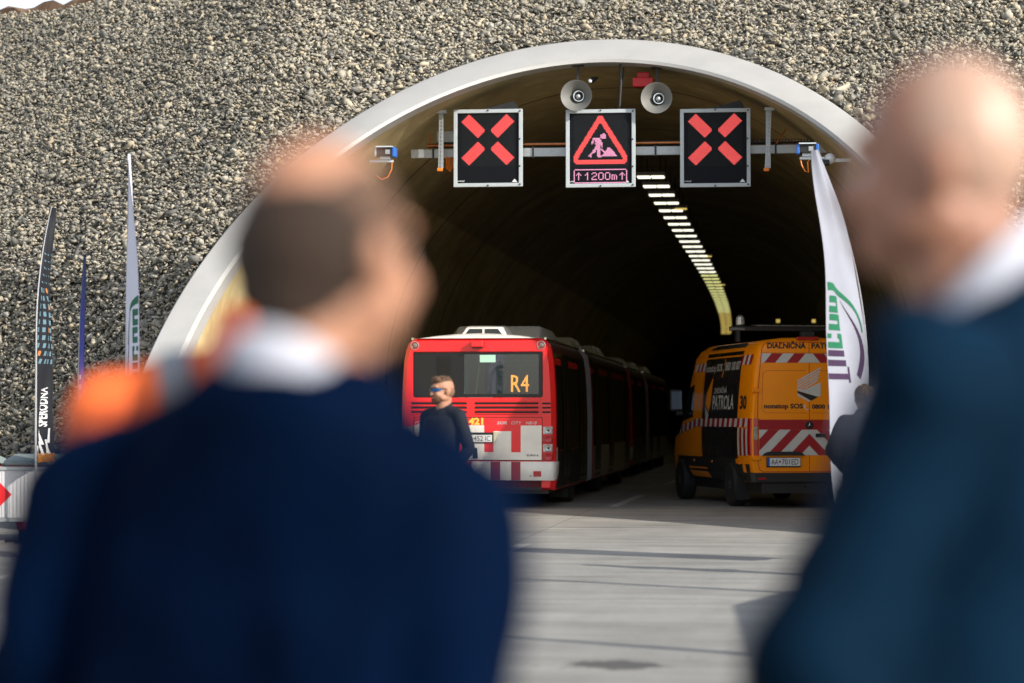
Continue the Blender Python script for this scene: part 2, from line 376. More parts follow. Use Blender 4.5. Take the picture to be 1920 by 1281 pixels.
def link(name, data, parent=None):
    o = bpy.data.objects.new(name, data); COL.objects.link(o)
    if parent: o.parent = parent
    return o
def tag(o, label=None, cat=None, group=None, kind=None):
    if label: o['label'] = label
    if cat: o['category'] = cat
    if group: o['group'] = group
    if kind: o['kind'] = kind
    return o
def empty(name, loc, rz, label, cat, group=None):
    o = link(name, None); o.location = loc; o.rotation_euler = (0, 0, rz); o.empty_display_size = .2
    return tag(o, label, cat, group)
def kids(o): return [c for c in bpy.data.objects if c.parent == o]
def copy_tree(o, parent=None):
    c = o.copy(); COL.objects.link(c)
    if parent: c.parent = parent
    for ch in kids(o): copy_tree(ch, c)
    return c

# ------------------------------------------------------------------ tunnel frame
TY = .117; TC, TS = math.cos(TY), math.sin(TY)
TX, TZ, TAL, TR, TT, THC = .256, 28.48, .6965, 5.1, .464, 2.119
def shift(v): return -(max(0, v - 48)) ** 2 / 4000.
def T(u, v, h):
    u = u + shift(v)
    return Vector((TX + u * TC + v * TS, TZ - u * TS + v * TC, h))
TROT = -TY   # z-rotation that turns local +y along the tunnel
# ------------------------------------------------------------------ camera + light
FPX, CXP, HYP, CAMH = 4533., 960., 787., 1.45
cam = bpy.data.cameras.new('camera'); cam.lens = 85; cam.sensor_width = 36; cam.clip_end = 3000; cam.clip_start = .05
cam.dof.use_dof = True; cam.dof.focus_distance = 33.5; cam.dof.aperture_fstop = 1.65
co = link('camera', cam); co.location = (0, 0, CAMH); co.rotation_euler = (RAD(90) + math.atan((HYP - 640.5) / FPX), 0, 0)
scene.camera = co
def u_at(px, v): k = (px - CXP) / FPX; return (k * (TZ + v * TC) - TX - v * TS) / (TC + k * TS)
def h_at(py, u, v): return CAMH + (HYP - py) / FPX * T(u, v, 0).y
SX, SY = math.cos(RAD(38)), -math.sin(RAD(38))
SUN_EL, SUN_AZ = RAD(29), math.atan2(SX, SY)
sv = Vector((math.sin(SUN_AZ) * math.cos(SUN_EL), math.cos(SUN_AZ) * math.cos(SUN_EL), math.sin(SUN_EL)))
sl = bpy.data.lights.new('sun', 'SUN'); sl.energy = 3.7; sl.angle = RAD(.5); sl.color = (1, .93, .82)
so = link('sun', sl); so.rotation_euler = (-sv).to_track_quat('-Z', 'Y').to_euler(); so.location = (30, -20, 40)
w = bpy.data.worlds.new('World'); scene.world = w; w.use_nodes = True
wn = w.node_tree; bg = wn.nodes['Background']; sk = wn.nodes.new('ShaderNodeTexSky'); sk.sky_type = 'NISHITA'; sk.sun_disc = False
sk.sun_elevation = SUN_EL; sk.sun_rotation = SUN_AZ; hz = wn.nodes.new('ShaderNodeHueSaturation'); hz.inputs['Saturation'].default_value = .5; wn.links.new(sk.outputs[0], hz.inputs['Color']); wn.links.new(hz.outputs[0], bg.inputs[0]); bg.inputs[1].default_value = .14
scene.view_settings.view_transform = 'Standard'; scene.view_settings.look = 'None'; scene.view_settings.exposure = .64; scene.view_settings.gamma = 1
scene.cycles.use_denoising = True; scene.cycles.max_bounces = 9; scene.cycles.diffuse_bounces = 6; scene.cycles.glossy_bounces = 4
scene.cycles.transparent_max_bounces = 8; scene.cycles.sample_clamp_indirect = 6; scene.cycles.caustics_reflective = False; scene.cycles.caustics_refractive = False

# ------------------------------------------------------------------ ground + markings
g = MB(); n = 24
g.add([(-400, -300, 0), (400, -300, 0), (400, 700, 0), (-400, 700, 0)], [(0, 1, 2, 3)])
tag(g.build('ground', 'concrete', smooth=0), kind='structure')
mk = MB()
def strip(x0, y0, x1, y1, wd):
    d = Vector((x1 - x0, y1 - y0, 0)).normalized(); q = Vector((d.y, -d.x, 0)) * wd / 2; a = Vector((x0, y0, .004)); b = Vector((x1, y1, .004))
    k = 10; rows = []
    for i in range(k + 1):
        p = a.lerp(b, i / k); j = 1 + rnd.uniform(-.08, .06); rows.append([p - q * j, p + q * j])
    mk.loft(rows, closed=False)
for k in range(-1, 8):
    y0 = 40.3 + 13.8 * k + (.1 if k < 0 else 0); x0 = 1.69 + (y0 - 40.3) * .128; strip(x0, y0 - .0, x0 + 6.2 * (.26 if k < 0 else 1) * .128 * (1), y0 + 6.2 * (.26 if k < 0 else 1), .16)
strip(-4.75, 21.85, -4.75 + .117 * 9, 31, .16); strip(-5.55, 14, -4.9, 19.6, .16)
tag(mk.build('lane_marking', 'lane_white', smooth=0), kind='structure')

# ------------------------------------------------------------------ tunnel
tun = empty('road_tunnel', T(0, 0, 0), 0, 'wide road tunnel with a white slanted portal ring and dark vaulted lining', 'tunnel')
TOFF = T(0, 0, 0)
def arch(r, th): return (-r * math.cos(th), THC + r * math.sin(th))
ths = [-.455 + (math.pi + .91) * i / 96 for i in range(97)]
def vcut(h): return h / TAL
vb = MB(); uvs = []
vrows = [i / 10 for i in range(11)]
vlist = list(np.arange(16, 60, 2.)) + list(np.arange(60, 262, 6.))
rings = []
for t in vrows:
    ring = []
    for th in ths:
        u, h = arch(TR, th); v0 = vcut(h) + .22; v = v0 + (14 - v0) * t; ring.append(T(u, v, h) - TOFF); uvs.append((v, h))
    rings.append(ring)
for v in vlist:
    ring = []
    for th in ths:
        u, h = arch(TR, th); ring.append(T(u, v, h) - TOFF); uvs.append((v, h))
    rings.append(ring)
vb.loft(rings, closed=False); nb = len(vb.v)
k = len(rings) - 1; vb.f.append(tuple(k * 97 + j for j in range(97))); vb.m.append(0)
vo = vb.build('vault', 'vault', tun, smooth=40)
ul = vo.data.uv_layers.new(name='UVMap')
li = np.empty(len(vo.data.loops), np.int32); vo.data.loops.foreach_get('vertex_index', li)
ul.data.foreach_set('uv', np.array(uvs, np.float32)[li].ravel())
# portal ring: chamfered inner lip, slanted white face, outer barrel running back under the stones
pr = MB(); prof = [(TR - .004, .50), (TR - .004, .07), (TR + .05, .0), (TR + TT - .02, .0), (TR + TT, .03), (TR + TT, 3.6)]
rings = []
for r, dv in prof:
    ring = []
    for th in ths:
        u, h = arch(r, th); h = max(h, -.3); ring.append(T(u, vcut(h) + dv, h) - TOFF)
    rings.append(ring)
pr.loft(rings, closed=False)
pr.build('portal_ring', 'white_paint', tun, smooth=30)
kb = MB()
for s in (-1, 1):
    rows = []
    for v in [2.5, 8, 16, 30, 45, 60, 80, 100, 130, 160]:
        rows.append([T(s * uu, v, hh) - TOFF for uu, hh in ((4.42, -.05), (4.42, .12), (4.44, .14), (4.85, .15), (4.85, -.05))])
    kb.loft(rows, closed=True)
kb.build('walkway', 'concrete', tun, smooth=30)

# ------------------------------------------------------------------ rock slope round the portal
def crest(u): return max(9.2, 9.89 - .075 * (u + 11.3)) - max(0, -u - 14) * .12 + .06 * math.sin(u * 1.7)
def vs(u, h): return h / TAL + .10 + ((.92 * (3.75 - h)) if h < 3.75 else 0) + .8 * max(0, min(-u, 15) - 5.4) + .25 * max(0, -u - 15) + .07 * math.sin(u * .9 + h * .7) * .5
sb = MB(); NU, NH = 180, 60; vs_, fs_ = [], []
for j in range(NH + 1):
    for i in range(NU + 1):
        u = -46 + 70 * i / NU; h = -.2 + (crest(u) + .2 - .12) * j / NH
        vs_.append(T(u, vs(u, h) + .10, h))
for j in range(NH):
    for i in range(NU):
        u = -46 + 70 * (i + .5) / NU; h = -.2 + (crest(u) + .1) * (j + .5) / NH
        if u * u + (h - THC) ** 2 < (TR + .20) ** 2: continue
        a = j * (NU + 1) + i; fs_.append((a, a + 1, a + NU + 2, a + NU + 1))
sb.add(vs_, fs_); tag(sb.build('hillside', 'under_soil'), kind='structure')
cb = MB(); rows = []
for k, (dv, dh) in enumerate(((-.05, -.16), (.03, .0), (.25, .13), (.8, .2), (2.5, .25), (12, .3), (60, .3), (400, .3))):
    row = []
    for i in range(241):
        u = -46 + 70 * i / 240; c = crest(u); nz = (.07 * math.sin(u * 5.1 + k) + .06 * math.sin(u * 2.3 + 2 * k) + .05 * math.sin(u * 11.3 + 3 * k)) * (1 if 0 < k < 5 else .2)
        uu = u * (1 + max(0, dv - 50) / 60); v_ = vs(u, c) + dv; row.append(T(uu, v_, c + dh + nz) - Vector((shift(v_) * TC, -shift(v_) * TS, 0)))
    rows.append(row)
cb.loft(rows, closed=False); tag(cb.build('terrain', 'brown_soil'), kind='structure')

def make_stones():
    temps = []
    for s in range(10):
        bm = bmesh.new(); r = np.random.default_rng(100 + s); p = r.normal(size=(9, 3)); p /= np.linalg.norm(p, axis=1)[:, None]; p *= r.uniform(.75, 1.1, (9, 1))
        for q in p: bm.verts.new(q)
        res = bmesh.ops.convex_hull(bm, input=bm.verts)
        bmesh.ops.delete(bm, geom=[v for v in bm.verts if not v.link_faces], context='VERTS')
        bm.verts.index_update(); V = np.array([v.co[:] for v in bm.verts]); F = np.array([[v.index for v in f.verts] for f in bm.faces]); bm.free(); temps.append((V, F))
    N = 300000
    u = npr.uniform(-16., 11.5, N); hh = npr.uniform(0, 1, N) * 10.4
    cr = np.array([crest(x) for x in u]) - .05
    ok = (hh < cr) & (hh > .02)
    rad = np.clip(npr.lognormal(math.log(.0345), .40, N), .015, .13)
    ok &= np.sqrt(u * u + (hh - THC) ** 2) > TR + TT + .02 + rad * .55
    u, hh, rad = u[ok], hh[ok], rad[ok]
    th_ = npr.uniform(.30, 1.05, 46); rr_ = TR + TT + npr.uniform(.06, .32, 46); u = np.concatenate([u, rr_ * np.cos(th_)]); hh = np.concatenate([hh, THC + rr_ * np.sin(th_)]); rad = np.concatenate([rad, npr.uniform(.10, .19, 46)]); N = len(u)
    vv = np.array([vs(a, b) for a, b in zip(u, hh)])
    # outward offset along the slope normal
    off = npr.uniform(-.105, .045, N) - rad * .1
    vv = vv - off * .586; hz = hh + off * .81
    su = u + np.where(vv > 48, -(vv - 48) ** 2 / 4000, 0)
    P = np.stack([TX + su * TC + vv * TS, TZ - su * TS + vv * TC, hz], 1)
    yw = npr.uniform(0, 2 * math.pi, N); tx, ty_ = npr.normal(0, .45, N) - .30, npr.normal(0, .45, N)
    q = np.stack([np.cos(yw / 2), tx * .5 * np.cos(yw / 2) + ty_ * .5 * np.sin(yw / 2), ty_ * .5 * np.cos(yw / 2) - tx * .5 * np.sin(yw / 2), np.sin(yw / 2)], 1); q /= np.linalg.norm(q, axis=1)[:, None]; a, b, c, d = q.T
    Rm = np.stack([1 - 2 * (c * c + d * d), 2 * (b * c - a * d), 2 * (b * d + a * c), 2 * (b * c + a * d), 1 - 2 * (b * b + d * d), 2 * (c * d - a * b), 2 * (b * d - a * c), 2 * (c * d + a * b), 1 - 2 * (b * b + c * c)], 1).reshape(N, 3, 3)
    sc = rad[:, None] * np.stack([npr.uniform(1.0, 1.55, N), npr.uniform(.7, 1.05, N), npr.uniform(.42, .8, N)], 1)
    ti = npr.integers(0, 10, N); AV, AF, base = [], [], 0
    for t, (V, F) in enumerate(temps):
        s = np.where(ti == t)[0]
        W = np.einsum('nij,nkj->nki', Rm[s], V[None] * sc[s][:, None]) + P[s][:, None]
        AV.append(W.reshape(-1, 3)); k = len(V)
        AF.append((F[None] + (base + np.arange(len(s)) * k)[:, None, None]).reshape(-1, 3)); base += len(s) * k
    V = np.concatenate(AV).astype(np.float32); F = np.concatenate(AF).astype(np.int32)
    me = bpy.data.meshes.new('gravel'); me.vertices.add(len(V)); me.vertices.foreach_set('co', V.ravel())
    me.loops.add(F.size); me.loops.foreach_set('vertex_index', F.ravel())
    me.polygons.add(len(F)); me.polygons.foreach_set('loop_start', np.arange(0, F.size, 3, dtype=np.int32))
    me.update(); me.validate(); me.materials.append(M['stone'])
    o = link('gravel', me); tag(o, 'grey and tan crushed stone covering the slope round the portal', 'gravel', kind='stuff')
make_stones()

# ------------------------------------------------------------------ ceiling lights
case = MB(); case.box((0, 0, .045), (.60, .50, .07))
def panel(x): p = MB(); p.box((x, 0, 0), (.262, .38, .03)); return p
protos = {}
for key in ('lamp_white', 'lamp_lime', 'lamp_yellow'):
    r = empty('ceiling_light', (0, 0, 0), TROT, 'x', 'ceiling light')
    case.build('housing', 'lamp_case', r, smooth=0); panel(-.146).build('lamp_panel', key, r, smooth=0); panel(.146).build('lamp_panel', key, r, smooth=0)
    hb = MB(); hb.tube([(-.2, 0, .08), (-.2, 0, .60)], .012, 6); hb.tube([(.2, 0, .08), (.2, 0, .60)], .012, 6); hb.build('hanger', 'dark_steel', r)
    protos[key] = [r, False]
def ordinal(n):
    one = 'zeroth first second third fourth fifth sixth seventh eighth ninth tenth eleventh twelfth thirteenth fourteenth fifteenth sixteenth seventeenth eighteenth nineteenth'.split()
    if n < 20: return one[n]
    return {2: 'twentieth', 3: 'thirtieth', 4: 'fortieth'}[n // 10] if n % 10 == 0 else {2: 'twenty-', 3: 'thirty-', 4: 'forty-'}[n // 10] + one[n % 10]
LH = 6.50
for i in range(46):
    v = 21.9 + i * 2.04
    key = 'lamp_white' if i < 17 else ('lamp_lime' if i < 32 else 'lamp_yellow')
    r, used = protos[key]; o = copy_tree(r) if used else r; protos[key][1] = True
    o.location = T(.08, v, LH); o.rotation_euler = (0, 0, TROT + math.atan2(-1, 1) * 0 + max(0, v - 48) / 2000)
    o['label'] = f'{ordinal(i + 1)} twin-panel ceiling light from the sign end of the hanging row, ' + ('white' if i < 17 else 'pale yellow' if i < 32 else 'amber yellow')
    o['group'] = 'ceiling lights in a row along the tunnel'
for i, (v, t) in enumerate(((29.6, 'nearer'), (46.6, 'middle'), (62.5, 'farther'))):
    r = empty('emergency_light', T(.34, v, LH), TROT, f'small dim yellow lamp between the twin ceiling lights, {t} of three', 'ceiling light', 'small dim lamps between the ceiling lights')
    b = MB(); b.box((0, 0, .04), (.32, .3, .06)); b.build('housing', 'lamp_case', r, smooth=0); b = MB(); b.box((0, 0, -.0), (.28, .26, .02)); b.build('lamp_panel', 'lamp_yellow', r, smooth=0)
for nm, px, py, v in (('nearer the ceiling light row', 1461, 602, 60), ('nearer the white feather flag', 1528, 602, 60)):
    u = u_at(px, v); h = h_at(py, u, v)
    r = empty('wall_light', T(u, v, h), TROT, f'tiny amber wall lamp above the van roof, {nm}', 'wall light', 'tiny lamps above the van')
    b = MB(); b.box((0, .05, 0), (.15, .08, .13)); b.build('housing', 'lamp_case', r, smooth=0)
    b = MB(); b.box((0, 0, .032), (.13, .03, .045)); b.box((0, 0, -.032), (.13, .03, .045)); b.build('lamp_panel', 'lamp_yellow', r, smooth=0)

# ------------------------------------------------------------------ signs on the gantry
GV = 10.8
def in_poly(p, x, y):
    r = False; j = len(p) - 1
    for i in range(len(p)):
        if (p[i][1] > y) != (p[j][1] > y) and x < (p[j][0] - p[i][0]) * (y - p[i][1]) / (p[j][1] - p[i][1]) + p[i][0]: r = not r
        j = i
    return r
def seg(px, py, a, b):
    ax, ay = a; bx, by = b; dx, dy = bx - ax, by - ay; t = max(0, min(1, ((px - ax) * dx + (py - ay) * dy) / (dx * dx + dy * dy))); return math.hypot(px - ax - t * dx, py - ay - t * dy)
BAR = [(.141, .006), (.452, .318), (.313, .462), (.002, .156)]
def is_cross(x, y): return in_poly(BAR, min(x, 1 - x) if True else x, min(y, 1 - y))
TRI_O = [(.465, .045), (.535, .045), (1.0, .80), (1.0, .90), (.955, .965), (.045, .965), (0, .90), (0, .80)]
TRI_I = [(.5, .165), (.925, .855), (.90, .88), (.10, .88), (.075, .855)]
def is_tri(x, y): return in_poly(TRI_O, x, y) and not in_poly(TRI_I, x, y)
TORSO = [(.37, .47), (.50, .455), (.525, .54), (.50, .655), (.40, .655), (.425, .55), (.40, .53)]
PILE = [(.52, .81), (.60, .70), (.645, .64), (.69, .655), (.82, .81)]
def is_worker(x, y):
    if math.hypot(x - .555, y - .435) < .054 or in_poly(TORSO, x, y) or in_poly(PILE, x, y): return True
    for a, b, w in (((.37, .48), (.35, .56), .016), ((.43, .64), (.37, .73), .026), ((.37, .73), (.29, .80), .018), ((.29, .805), (.33, .81), .014), ((.47, .64), (.465, .80), .024), ((.465, .81), (.51, .81), .014), ((.51, .52), (.535, .64), .016), ((.41, .58), (.60, .75), .010)):
        if seg(x, y, a, b) < w: return True
    return False
GLY = {'1': '..#..,.##..,#.#..,..#..,..#..,..#..,..#..', '2': '.###.,#...#,....#,..##.,.#...,#....,#####', '0': '.###.,#...#,#...#,#...#,#...#,#...#,.###.',
       'm': '.....,.....,##.#.,#.#.#,#.#.#,#.#.#,#.#.#', '^': '..#..,.###.,#.#.#,..#..,..#..,..#..,..#..'}
def text_dots():
    s = set()
    for c, x0 in (('^', 2), ('1', 10), ('2', 16), ('0', 22), ('0', 28), ('m', 34), ('^', 41)):
        for r, row in enumerate(GLY[c].split(',')):
            for q, ch in enumerate(row):
                if ch == '#': s.add((x0 + q, r + 3))
    for q in range(1, 47): s.add((q, 0)); s.add((q, 12))
    for r in range(1, 12): s.add((0, r)); s.add((47, r))
    return s
SK = .894; SW, SH = 1.26 * SK, 1.41 * SK
def sign(px, py, label, kind):
    u = u_at(px, GV); h = h_at(py, u, GV)
    r = empty('warning_sign' if kind == 'warn' else 'lane_signal', T(u, GV - .28, h), TROT, label, 'road sign', None if kind == 'warn' else 'red cross lane signals')
    f = MB(); f.plate_xz([(-SW / 2, -SH / 2), (SW / 2, -SH / 2), (SW / 2, SH / 2), (-SW / 2, SH / 2)], -.05, .0, [[(-SW / 2 + .06, -SH / 2 + .06), (SW / 2 - .06, -SH / 2 + .06), (SW / 2 - .06, SH / 2 - .06), (-SW / 2 + .06, SH / 2 - .06)]])
    fr = f.build('frame', 'alu_frame', r, smooth=0, bevel=.006)
    bo = MB()
    for x, z in ((0, SH / 2 - .02), (0, -SH / 2 + .02), (SW / 2 - .04, SH / 2 - .035), (SW / 2 - .04, -SH / 2 + .035), (SW / 2 - .045, .14), (SW / 2 - .045, -.30)):
        bo.lathe([(.014, 0), (.014, .014), (.006, .018)], (x, -.05, z), (0, -1, 0), 8)
    bo.build('latch', 'dark_steel', fr)
    b = MB(); b.box((0, .11, 0), (SW - .04, .22, SH - .04)); b.build('housing', 'steel', r, smooth=0, bevel=.01)
    d = MB(); d.box((0, -.012, 0), (SW - .115, .02, SH - .115)); disp = d.build('display', 'display', r, smooth=0)
    gx, gz, gw, gh = -SW / 2 + .141 * SK, SH / 2 - .075 * SK, .968 * SK, .955 * SK; p = gw / 48; q = gh / 48; a = .36
    off, red, pink = MB(), MB(), MB()
    def dot(m, x, z, sx, sz): m.add([(x - sx, -.0255, z - sz), (x + sx, -.0255, z - sz), (x + sx, -.0255, z + sz), (x - sx, -.0255, z + sz)], [(0, 1, 2, 3)])
    for i in range(48):
        for j in range(48):
            fx, fy = (i + .5) / 48, (j + .5) / 48; x, z = gx + p * (i + .5), gz - q * (j + .5)
            if kind != 'warn' and is_cross(fx, fy): dot(red, x, z, p * .44, q * .40)
            elif kind == 'warn' and is_tri(fx, fy): dot(red, x, z, p * .44, q * .40)
            elif kind == 'warn' and is_worker(fx, fy): dot(pink, x, z, p * .42, q * .40)
            else: dot(off, x, z, p * .20, q * .20)
    if kind == 'warn':
        for (i, j) in text_dots(): dot(pink, gx + p * (i + .5), gz - 1.004 * SK - p * (j + .5) * .98, p * .42, p * .42)
    off.build('unlit_dot_grid', 'dot_off', disp, smooth=0)
    red.build('red_led_triangle' if kind == 'warn' else 'red_led_cross', 'dot_red', disp, smooth=0)
    if kind == 'warn': pink.build('pink_led_symbol', 'dot_pink', disp, smooth=0)
    lg = MB(); x0, z0 = -SW / 2 + .07, -SH / 2 + .075
    fn = lambda x, z: (x, -.0255, z)
    k = .6 if kind == 'warn' else 1
    lg.tube([(x0, -.027, z0 + .008), (x0, -.027, z0 + .028), (x0 + .03 * k, -.027, z0 + .018), (x0 + .045 * k, -.027, z0 + .03), (x0 + .06 * k, -.027, z0 + .008), (x0 + .075 * k, -.027, z0 + .03), (x0 + .09 * k, -.027, z0 + .008), (x0 + .105 * k, -.027, z0 + .034)], .0045, 5)
    x1 = SW / 2 - .17
    tri = [(x1 + .04 - .045 * k, z0), (x1 + .04 + .045 * k, z0), (x1 + .04, z0 + .052 * k)]
    lg.add([(*fn(*q_),) for q_ in tri], [(0, 1, 2)])
    lg.build('maker_logo', 'mark_white', disp, smooth=0)
    for s in (-1, 1): br = MB(); br.box((s * .35, .26, .05), (.06, .10, .9)); br.build('mount_bracket', 'dark_steel', r, smooth=0)
    if kind != 'warn':
        fl = MB(); s = .9
        fl.prism([(-.28, 0), (.50, .0), (.40, .17)], lambda x, z: (x, .20, SH / 2 + z - .01), lambda x, z: (x, .24, SH / 2 + z - .01)); fl.build('rear_cover', 'dark_steel', r, smooth=0)
    return r
sign(919.5, 280.5, 'square lane signal with a red cross hanging above the red bus side of the road', 'x')
sign(1129.5, 281, 'middle square sign with a red roadworks triangle and 1200m underneath', 'warn')
sign(1343.5, 280, 'square lane signal with a red cross hanging beside the white feather flag tip', 'x')

gr = empty('sign_gantry', T(0, GV, 0), TROT, 'grey horizontal beam carrying the three signs under the tunnel vault', 'gantry')
ul_, ur_ = u_at(770, GV), u_at(1556, GV); hb_ = h_at(282.5, 0, GV)
b = MB(); b.box2(ul_, ur_, .0, .09, hb_ - .07, hb_ + .07); bm_ = b.build('beam', 'steel', gr, smooth=0, bevel=.006)
for uu in (u_at(1000, GV), u_at(1230, GV), u_at(812, GV), u_at(1456, GV)): tb = MB(); tb.box((uu, -.01, hb_), (.03, .02, .18)); tb.build('clamp', 'dark_steel', bm_, smooth=0)
tr = MB(); tr.box2(u_at(800, GV), ur_ - .25, .12, .32, hb_ + .12, hb_ + .135)
for q in np.arange(u_at(800, GV), ur_ - .25, .05): tr.box((q, .12, hb_ + .145), (.012, .006, .05)); 
tr.box2(u_at(800, GV), ur_ - .25, .115, .121, hb_ + .165, hb_ + .172); tr.build('cable_tray', 'dark_steel', gr, smooth=0)
bx = MB(); bx.box2(u_at(816, GV), u_at(862, GV), .12, .3, h_at(265, -3, GV), h_at(243, -3, GV)); bx.build('junction_box', 'steel', gr, smooth=0, bevel=.01)
cp = MB(); cp.tube([(u_at(800, GV), .06, hb_ + .135), (u_at(1000, GV), .06, hb_ + .137), (u_at(1200, GV), .06, hb_ + .133), (u_at(1290, GV), .06, hb_ + .135)], .022, 10); cp.build('copper_cable', 'copper', gr)
for px, top in ((826, 214), (1439, 209)):
    u = u_at(px, GV - .25); z1 = h_at(top, u, GV); z0 = h_at(318, u, GV)
    x0 = u_at(px + (3 if px < 1000 else 4), GV); lean = (.02 if px < 1000 else .05)
    p = MB()
    for k in range(15):
        za = z0 + (z1 - z0) * k / 15; zb = z0 + (z1 - z0) * (k + 1) / 15; xm = u + lean * (k + .5) / 15
        p.box2(xm - .031, xm - .012, -.33, -.30, za, zb); p.box2(xm + .012, xm + .031, -.33, -.30, za, zb); p.box2(xm - .012, xm + .012, -.33, -.30, zb - (zb - za) * .45, zb)
    p.box((u + lean / 2, -.285, (z0 + z1) / 2), (.075, .02, z1 - z0)); p.box((u + lean, -.30, z1 + .01), (.16, .12, .05))
    po = p.build('hanger_post', 'steel', gr, smooth=0)
    e = MB(); e.box((u - .005, -.31, z0 - .025), (.09, .07, .055)); e.build('end_cap', 'orange_plastic', po, smooth=0, bevel=.012)
ca = MB()
for k in range(5): ca.tube([(u_at(836 + 3 * k, GV), .0, hb_ - .06), (u_at(838 + 3 * k, GV), -.02, hb_ - .2), (u_at(836 + 2 * k, GV), -.02, hb_ - .25 - .015 * k)], .009, 6)
for k in range(3): ca.tube([(u_at(818, GV) - .1, .1, hb_ + .1), (u_at(806, GV), .1, hb_ + .33)], .012, 6)
for px in (1458,): ca.tube([(u_at(px, GV), .0, hb_ + .1), (u_at(1475, GV), .25, hb_ + .35)], .012, 6)
ca.build('cable', 'orange_plastic', gr)

# ------------------------------------------------------------------ loudspeakers, sensors, camera, beacon
def horn(px, py, label):
    v = 10.32; u = u_at(px, v); h = h_at(py, u, v)
    r = empty('horn_loudspeaker', T(u, v, h), TROT, label, 'loudspeaker', 'grey horn loudspeakers under the vault')
    R_ = 29.5 / 4533 * T(u, v, 0).y
    pf = [(.035, .36), (.05, .26), (.085, .17), (.14, .085), (.21, .025), (R_ - .012, .0), (R_, -.006), (R_, .006), (.215, .04), (.15, .10), (.09, .19), (.07, .30), (.07, .38)]
    b = MB(); b.lathe(pf, (0, 0, 0), (0, 1, 0), 40, caps=False); b.build('bell', 'horn', r)
    d = MB(); d.lathe([(.072, .20), (.088, .10), (.088, .085), (.076, .085), (.07, .2)], (.03, 0, 0), (0, 1, 0), 28, caps=False); d.build('throat_ring', 'alu', r)
    t = MB(); t.lathe([(.001, .06), (.03, .075), (.045, .13), (.05, .2)], (.022, 0, -.004), (0, 1, 0), 20); t.build('phase_plug', 'steel', r)
    dk = MB(); dk.lathe([(.068, .21), (.001, .22)], (.03, 0, 0), (0, 1, 0), 20); dk.build('throat', 'dark_steel', r)
    dr = MB(); dr.lathe([(.075, .34), (.09, .36), (.09, .52), (.06, .55)], (0, 0, 0), (0, 1, 0), 20); dr.build('driver_unit', 'horn', r)
    k = MB(); zt = THC + math.sqrt(TR ** 2 - u * u) - h; k.box2(-.02, .02, .28, .32, .07, zt); k.box2(-.1, .1, .24, .36, zt - .02, zt); k.build('bracket', 'dark_steel', r, smooth=0)
horn(1081, 177, 'grey horn loudspeaker just above the roadworks sign'); horn(1232, 181.5, 'grey horn loudspeaker hanging below the red alarm box')
v = 10.6; u = u_at(1164, v); zt = THC + math.sqrt(TR ** 2 - u * u)
dp = MB(); dp.tube([(0, 0, zt), (.01, 0, zt - .3), (-.02, .02, h_at(208, u, v))], .022, 8); dp.tube([(.06, .1, zt - .05), (.03, .05, zt - .35)], .012, 6)
tag(dp.build('cable_conduit', 'dark_steel'), 'dark cable conduit hanging from the vault between the two loudspeakers', 'conduit'); bpy.data.objects['cable_conduit'].location = T(u, v, 0)
v = 10.8; u = u_at(1207, v); h = h_at(153, u, v); b = MB(); b.box((0, 0, 0), (.34, .18, .15)); b.box((0, .02, .12), (.2, .1, .1)); o = b.build('alarm_beacon', 'alarm_red', smooth=0, bevel=.015); o.location = T(u, v, h); o.rotation_euler.z = TROT
tag(o, 'red alarm box on the vault behind a horn loudspeaker', 'alarm box')
v = 10.7; u = u_at(1107, v); h = h_at(150, u, v)
r = empty('spot_lamp', T(u, v, h), TROT, 'small pale round lamp under the vault between the horn loudspeakers', 'lamp'); b = MB(); b.ell((0, -.02, 0), (.032, .03, .035)); b.build('bulb', 'mark_white', r); b = MB(); b.lathe([(.04, 0), (.05, .1), (.02, .28)], (0, 0, 0), (.4, 1, .35), 14); b.build('housing', 'dark_steel', r)

def sensor(px, py, label, mirror):
    v = 8.45; u = u_at(px, v); h = h_at(py, u, v)
    r = empty('traffic_sensor', T(u, v, h), TROT, label, 'traffic sensor', 'blue-ended sensor boxes on the vault')
    b = MB(); b.box((0, .0, 0), (.25, .2, .125)); b.build('sensor_body', 'plastic_black', r, smooth=0, bevel=.01)
    for s in ((1,) if not mirror else (-1, 1)): b = MB(); b.box((s * .145, -.005, -.002), (.05, .21, .15)); b.build('side_cap', 'blue_plastic', r, smooth=0, bevel=.012)
    if not mirror: b = MB(); b.box((-.145, 0, 0), (.04, .2, .14)); b.build('side_cap', 'steel', r, smooth=0, bevel=.012)
    b = MB(); b.box((0, -.02, .078), (.26, .25, .018)); b.build('visor', 'alu', r, smooth=0)
    b = MB(); b.box((.05, -.104, .0), (.07, .012, .07)); b.build('lens_window', 'steel', r, smooth=0)
    sg = 1 if mirror else -1
    b = MB(); b.box((0, .02, -.085), (.16, .12, .05)); b.box2(min(-.12 * sg, .25 * sg), max(-.12 * sg, .25 * sg), .0, .05, -.15, -.115); b.build('bracket', 'alu', r, smooth=0)
    b = MB(); b.tube([(.1, .02, -.13), (.10, .0, -.25), (.04, .0, -.38), (-.06, .0, -.42), (-.14, .02, -.36)] if not mirror else [(-.11, .02, -.13), (-.09, 0, -.24), (-.04, 0, -.33), (.01, 0, -.35), (.0, .0, -.2), (.04, .02, -.13)], .009, 8); b.build('cable', 'orange_plastic', r)
sensor(722, 285, 'sensor box with only one blue end and a long looping orange cable', False); sensor(1516, 279, 'sensor box with two blue ends just above the feather flag tip', True)
v = 8.45; u = u_at(1555, v); h = h_at(298, u, v)
